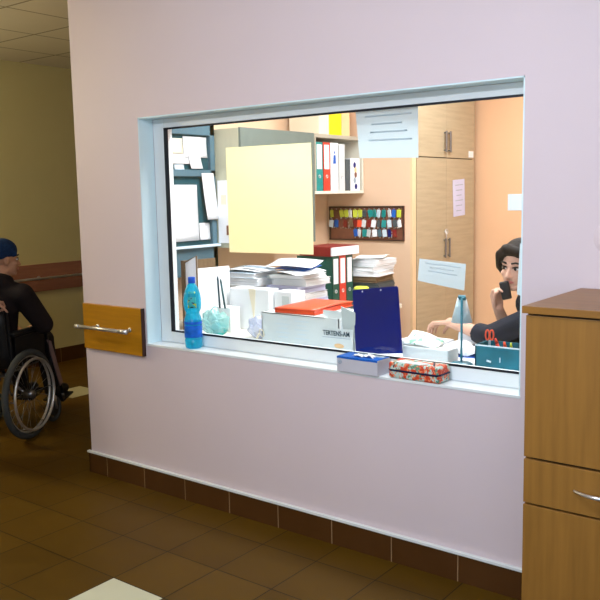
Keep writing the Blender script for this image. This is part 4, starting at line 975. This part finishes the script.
p2 = thing('person', 'person in a dark coat and blue knit hat seated in the wheelchair, back to us', 'person', RO, RZ)
hc = V((.145, .035, 1.215)); T, m3 = head_frame(hc, (.62, .78, -.05), 0)
neck = V((.125, .0, 1.075)); chest = V((.06, -.0, .88)); pel = V((0, .03, .60))
sh = {1: V((.27, .02, .985)), -1: V((-.13, .06, 1.0))}
el = {1: V((.325, .17, .755)), -1: V((-.27, .16, .78))}
wr = {1: V((.17, .36, .72)), -1: V((-.10, .36, .70))}
mb = MB(); head_caps(mb, T, m3); mb.cap(T((0, -.02, -.06)), neck, .052, .06); mb.cap(neck, chest, .07, .12); mb.cap(chest, pel, .14, .15)
for s in (1, -1):
    mb.cap(neck + V((0, 0, -.04)), sh[s], .055, .055); mb.cap(sh[s], el[s], .05, .042); mb.cap(el[s], wr[s], .04, .028)
    hand_caps(mb, wr[s], (-s * .8, .45, -.2), (0, .2, -1), s, [.25, .3, .3, .35], 1.0)
    hp = pel + V((s * .09, .02, 0)); kn = V((s * .12, .50, .585)); an = V((s * .13, .56, .20))
    mb.cap(hp, kn, .088, .062); mb.cap(kn, an, .058, .040); mb.cap(an, an + V((0, .12, -.045)), .036, .030)
link_mesh('body', remesh(mb, .006, 3, face_extra(T, m3)), [M['skin_dim'], M['eye_white'], M['eye_dark'], M['lip']], p2)
mb = MB(); mb.cap(neck + V((0, -.01, -.02)), chest, .085, .155); mb.cap(chest, pel + V((0, 0, -.01)), .165, .165); mb.ell(chest + V((0, -.01, .03)), (.19, .13, .15)); mb.ring(neck + V((0, .0, .012)), .062, .026, (0.1, .2, 1), 24, 10)
for s in (1, -1):
    mb.cap(neck + V((0, 0, -.07)), sh[s] + V((0, 0, -.015)), .085, .078); mb.cap(sh[s] + V((0, 0, -.01)), el[s], .080, .068); mb.cap(el[s], el[s].lerp(wr[s], .92), .068, .052, ends=(1, 0))
    mb.cap(pel + V((s * .09, .02, 0)), V((s * .11, .28, .60)), .11, .10)
link_mesh('coat', remesh(mb, .009, 3), [M['coat']], p2)
mb = MB()
for s in (1, -1):
    kn = V((s * .12, .50, .585)); an = V((s * .13, .56, .22)); mb.cap(pel + V((s * .09, .02, 0)), kn, .098, .076); mb.cap(kn, an, .072, .060, ends=(1, 0))
link_mesh('trousers', remesh(mb, .01, 2), [M['trousers']], p2)
for s in (1, -1):
    an = V((s * .13, .56, .20)); mb = MB(); mb.cap(an + V((0, -.02, -.005)), an + V((0, .0, -.02)), .05, .05); mb.cap(an + V((0, 0, -.015)), an + V((0, .17, -.030)), .050, .038); link_mesh('shoe', remesh(mb, .008, 2), [M['black']], p2)
mb = MB(); mb.ell(T((0, -.020, .058)), (.086, .105, .082), m3, 22); mb.ell(T((0, -.03, .03)), (.082, .094, .05), m3, 18); mb.cap(T((-.07, .045, .035)), T((.07, .045, .035)), .018, .018)
hat = link_mesh('hat', remesh(mb, .007, 2), [M['hat']], p2); hat['label'] = 'dark blue knitted hat'

p3 = thing('person', 'attendant in dark clothes pushing the wheelchair, only a hand on its handle in view', 'person', RO, RZ)
hc = V((-.02, -.52, 1.58)); T, m3 = head_frame(hc, (0, 1, -.1), 0)
neck = V((-.02, -.55, 1.44)); chest = V((-.02, -.55, 1.22)); pel = V((-.02, -.60, .92))
mb = MB(); head_caps(mb, T, m3); mb.cap(T((0, -.02, -.06)), neck, .05, .055); mb.cap(neck, chest, .06, .11); mb.cap(chest, pel, .12, .13)
cb = MB(); cb.cap(neck + V((0, 0, -.05)), chest, .08, .14); cb.cap(chest, pel, .15, .16)
tb = MB(); tb.ell(pel, (.17, .13, .12))
for s in (1, -1):
    S = V((s * .17 - .02, -.55, 1.36)); E = V((s * .225, -.47, 1.08)); Wr = V((s * .225, -.265, .965))
    mb.cap(neck + V((0, 0, -.04)), S, .05, .05); mb.cap(S, E, .047, .04); mb.cap(E, Wr, .038, .027)
    hand_caps(mb, Wr, (0, .93, -.15), (0, -.15, -1), -s, [(.9, 1.1, .6)] * 4, 1.0, .05, (.5, .6, .6))
    cb.cap(neck + V((0, 0, -.08)), S, .07, .07); cb.cap(S, E, .068, .056); cb.cap(E, E.lerp(Wr, .88), .055, .044, ends=(1, 0))
    hp = pel + V((s * .09, 0, -.02)); kn = V((s * .10 - .02, -.60, .50)); an = V((s * .11 - .02, -.66 + s * .06, .09))
    mb.cap(hp, kn, .08, .055); mb.cap(kn, an, .052, .036); mb.cap(an + V((0, 0, -.05)), an + V((0, .13, -.06)), .034, .028)
    tb.cap(hp, kn, .095, .070); tb.cap(kn, an, .068, .055, ends=(1, 0))
    sb = MB(); sb.cap(an + V((0, -.03, -.045)), an + V((0, .15, -.055)), .042, .034); link_mesh('shoe', remesh(sb, .008, 2), [M['black']], p3)
link_mesh('body', remesh(mb, .006, 3, face_extra(T, m3)), [M['skin'], M['eye_white'], M['eye_dark'], M['lip']], p3)
link_mesh('jacket', remesh(cb, .010, 3), [M['coat']], p3); link_mesh('trousers', remesh(tb, .010, 2), [M['trousers']], p3)
mb = MB(); mb.ell(T((0, -.026, .044)), (.082, .095, .082), m3, 20); mb.ell(T((0, -.05, -.01)), (.076, .06, .07), m3, 16)
link_mesh('hair', remesh(mb, .008, 2), [M['hair']], p3)

# ------------------------------------------------------------------ lights
def fixture(label, loc, sx, sy, col, strength, power, name='ceiling_light'):
    t = thing(name, label, 'ceiling light', loc)
    mb = MB(); mb.box((0, 0, -.03), (sx + .06, sy + .06, .06), bev=.004); mb.obj('housing', M['white'], t)
    mb = MB(); mb.box((0, 0, -.0625), (sx, sy, .004)); mb.obj('diffuser', emit('lamp_diffuser', col, strength), t)
    l = bpy.data.lights.new('lamp', 'AREA'); l.shape = 'RECTANGLE'; l.size = sx; l.size_y = sy; l.energy = power; l.color = col
    o = bpy.data.objects.new('lamp', l); C.objects.link(o); o.location = V(loc) + V((0, 0, -.075))
    return t
fixture('long white ceiling lamp over the desk in the office', (-2.1, .58, H - .011), 1.4, .35, (.93, .97, 1.0), 6, 58)
fixture('long white ceiling lamp at the rear of the office', (-1.9, 2.2, H - .011), 1.4, .35, (.93, .97, 1.0), 6, 36)
fixture('ceiling lamp of the corridor above the viewer', (-1.1, -1.8, H), 1.2, .3, (.86, .89, 1.0), 4, 22)
t = thing('added_globe_lamp', 'unseen warm white globe lamp added to brighten the side corridor', 'added lamp', (-5.95, -1.2, H))
mb = MB(); mb.cyl((0, 0, 0), (0, 0, -.03), .05, n=20); mb.cyl((0, 0, -.03), (0, 0, -.42), .006, n=8); mb.cyl((0, 0, -.38), (0, 0, -.43), .03, n=16); mb.obj('stem', M['white'], t, True)  # globe added out of view to brighten the far wall and ceiling
mb = MB(); mb.ell((0, 0, -.52), .11, n=24); mb.obj('globe', emit('globe_glow', (1.0, .88, .64), 215), t, True)
def spot(label, loc, aim, power, col, ang):  # unseen helper lamp, added so the wall dims towards its edges
    t = thing('added_wall_spot', label, 'ceiling light', loc)
    d = (V(aim) - V(loc)).normalized()
    mb = MB(); mb.cyl((0, 0, 0), (0, 0, -.05), .05, n=24); mb.cyl((0, 0, -.05), (0, 0, -.1), .012); mb.cyl(V((0, 0, -.12)) - d * .06, V((0, 0, -.12)) + d * .05, .05, .06, n=24, caps=False); mb.obj('housing', M['white'], t, True)
    l = bpy.data.lights.new('spot', 'SPOT'); l.energy = power; l.color = col; l.spot_size = R(ang); l.spot_blend = 1.0; l.shadow_soft_size = .045
    o = bpy.data.objects.new('spot', l); C.objects.link(o); o.location = V(loc) + V((0, 0, -.12)) + d * .06; o.rotation_euler = d.to_track_quat('-Z', 'Y').to_euler()
spot('unseen white ceiling spotlight added to shape the light on the pink wall', (-1.5, -3.1, H), (-1.9, 0, 1.95), 172, (.80, .85, 1.0), 88)
l = bpy.data.lights.new('daylight', 'AREA'); l.shape = 'RECTANGLE'; l.size = 2.9; l.size_y = 1.3; l.energy = 58; l.color = (.66, .79, 1.0)
o = bpy.data.objects.new('daylight', l); C.objects.link(o); o.location = (.2, -3.9, 1.7); o.rotation_euler = (R(90), 0, 0)

w = bpy.data.worlds.new('world'); bpy.context.scene.world = w; w.use_nodes = True
w.node_tree.nodes['Background'].inputs[0].default_value = (.75, .85, 1, 1); w.node_tree.nodes['Background'].inputs[1].default_value = 1.0

# ------------------------------------------------------------------ camera
y_, p_, r_ = R(-37.6036), R(-7.3766), R(-1.1216)
fw = V((math.sin(y_) * math.cos(p_), math.cos(y_) * math.cos(p_), math.sin(p_)))
rt = V((math.cos(y_), -math.sin(y_), 0)); up = rt.cross(fw)
c_, s_ = math.cos(r_), math.sin(r_)
rt, up = c_ * rt + s_ * up, -s_ * rt + c_ * up
cam = bpy.data.cameras.new('camera'); cam.sensor_width = 36; cam.lens = 36 * 810.32 / 600
co = bpy.data.objects.new('camera', cam); C.objects.link(co)
mt = Matrix((rt, up, -fw)).transposed().to_4x4(); mt.translation = V((0, -2.9144, 1.6))
co.matrix_world = mt
sc = bpy.context.scene; sc.camera = co
sc.view_settings.view_transform = 'Standard'; sc.view_settings.look = 'None'; sc.view_settings.gamma = 1; sc.view_settings.exposure = 0.0
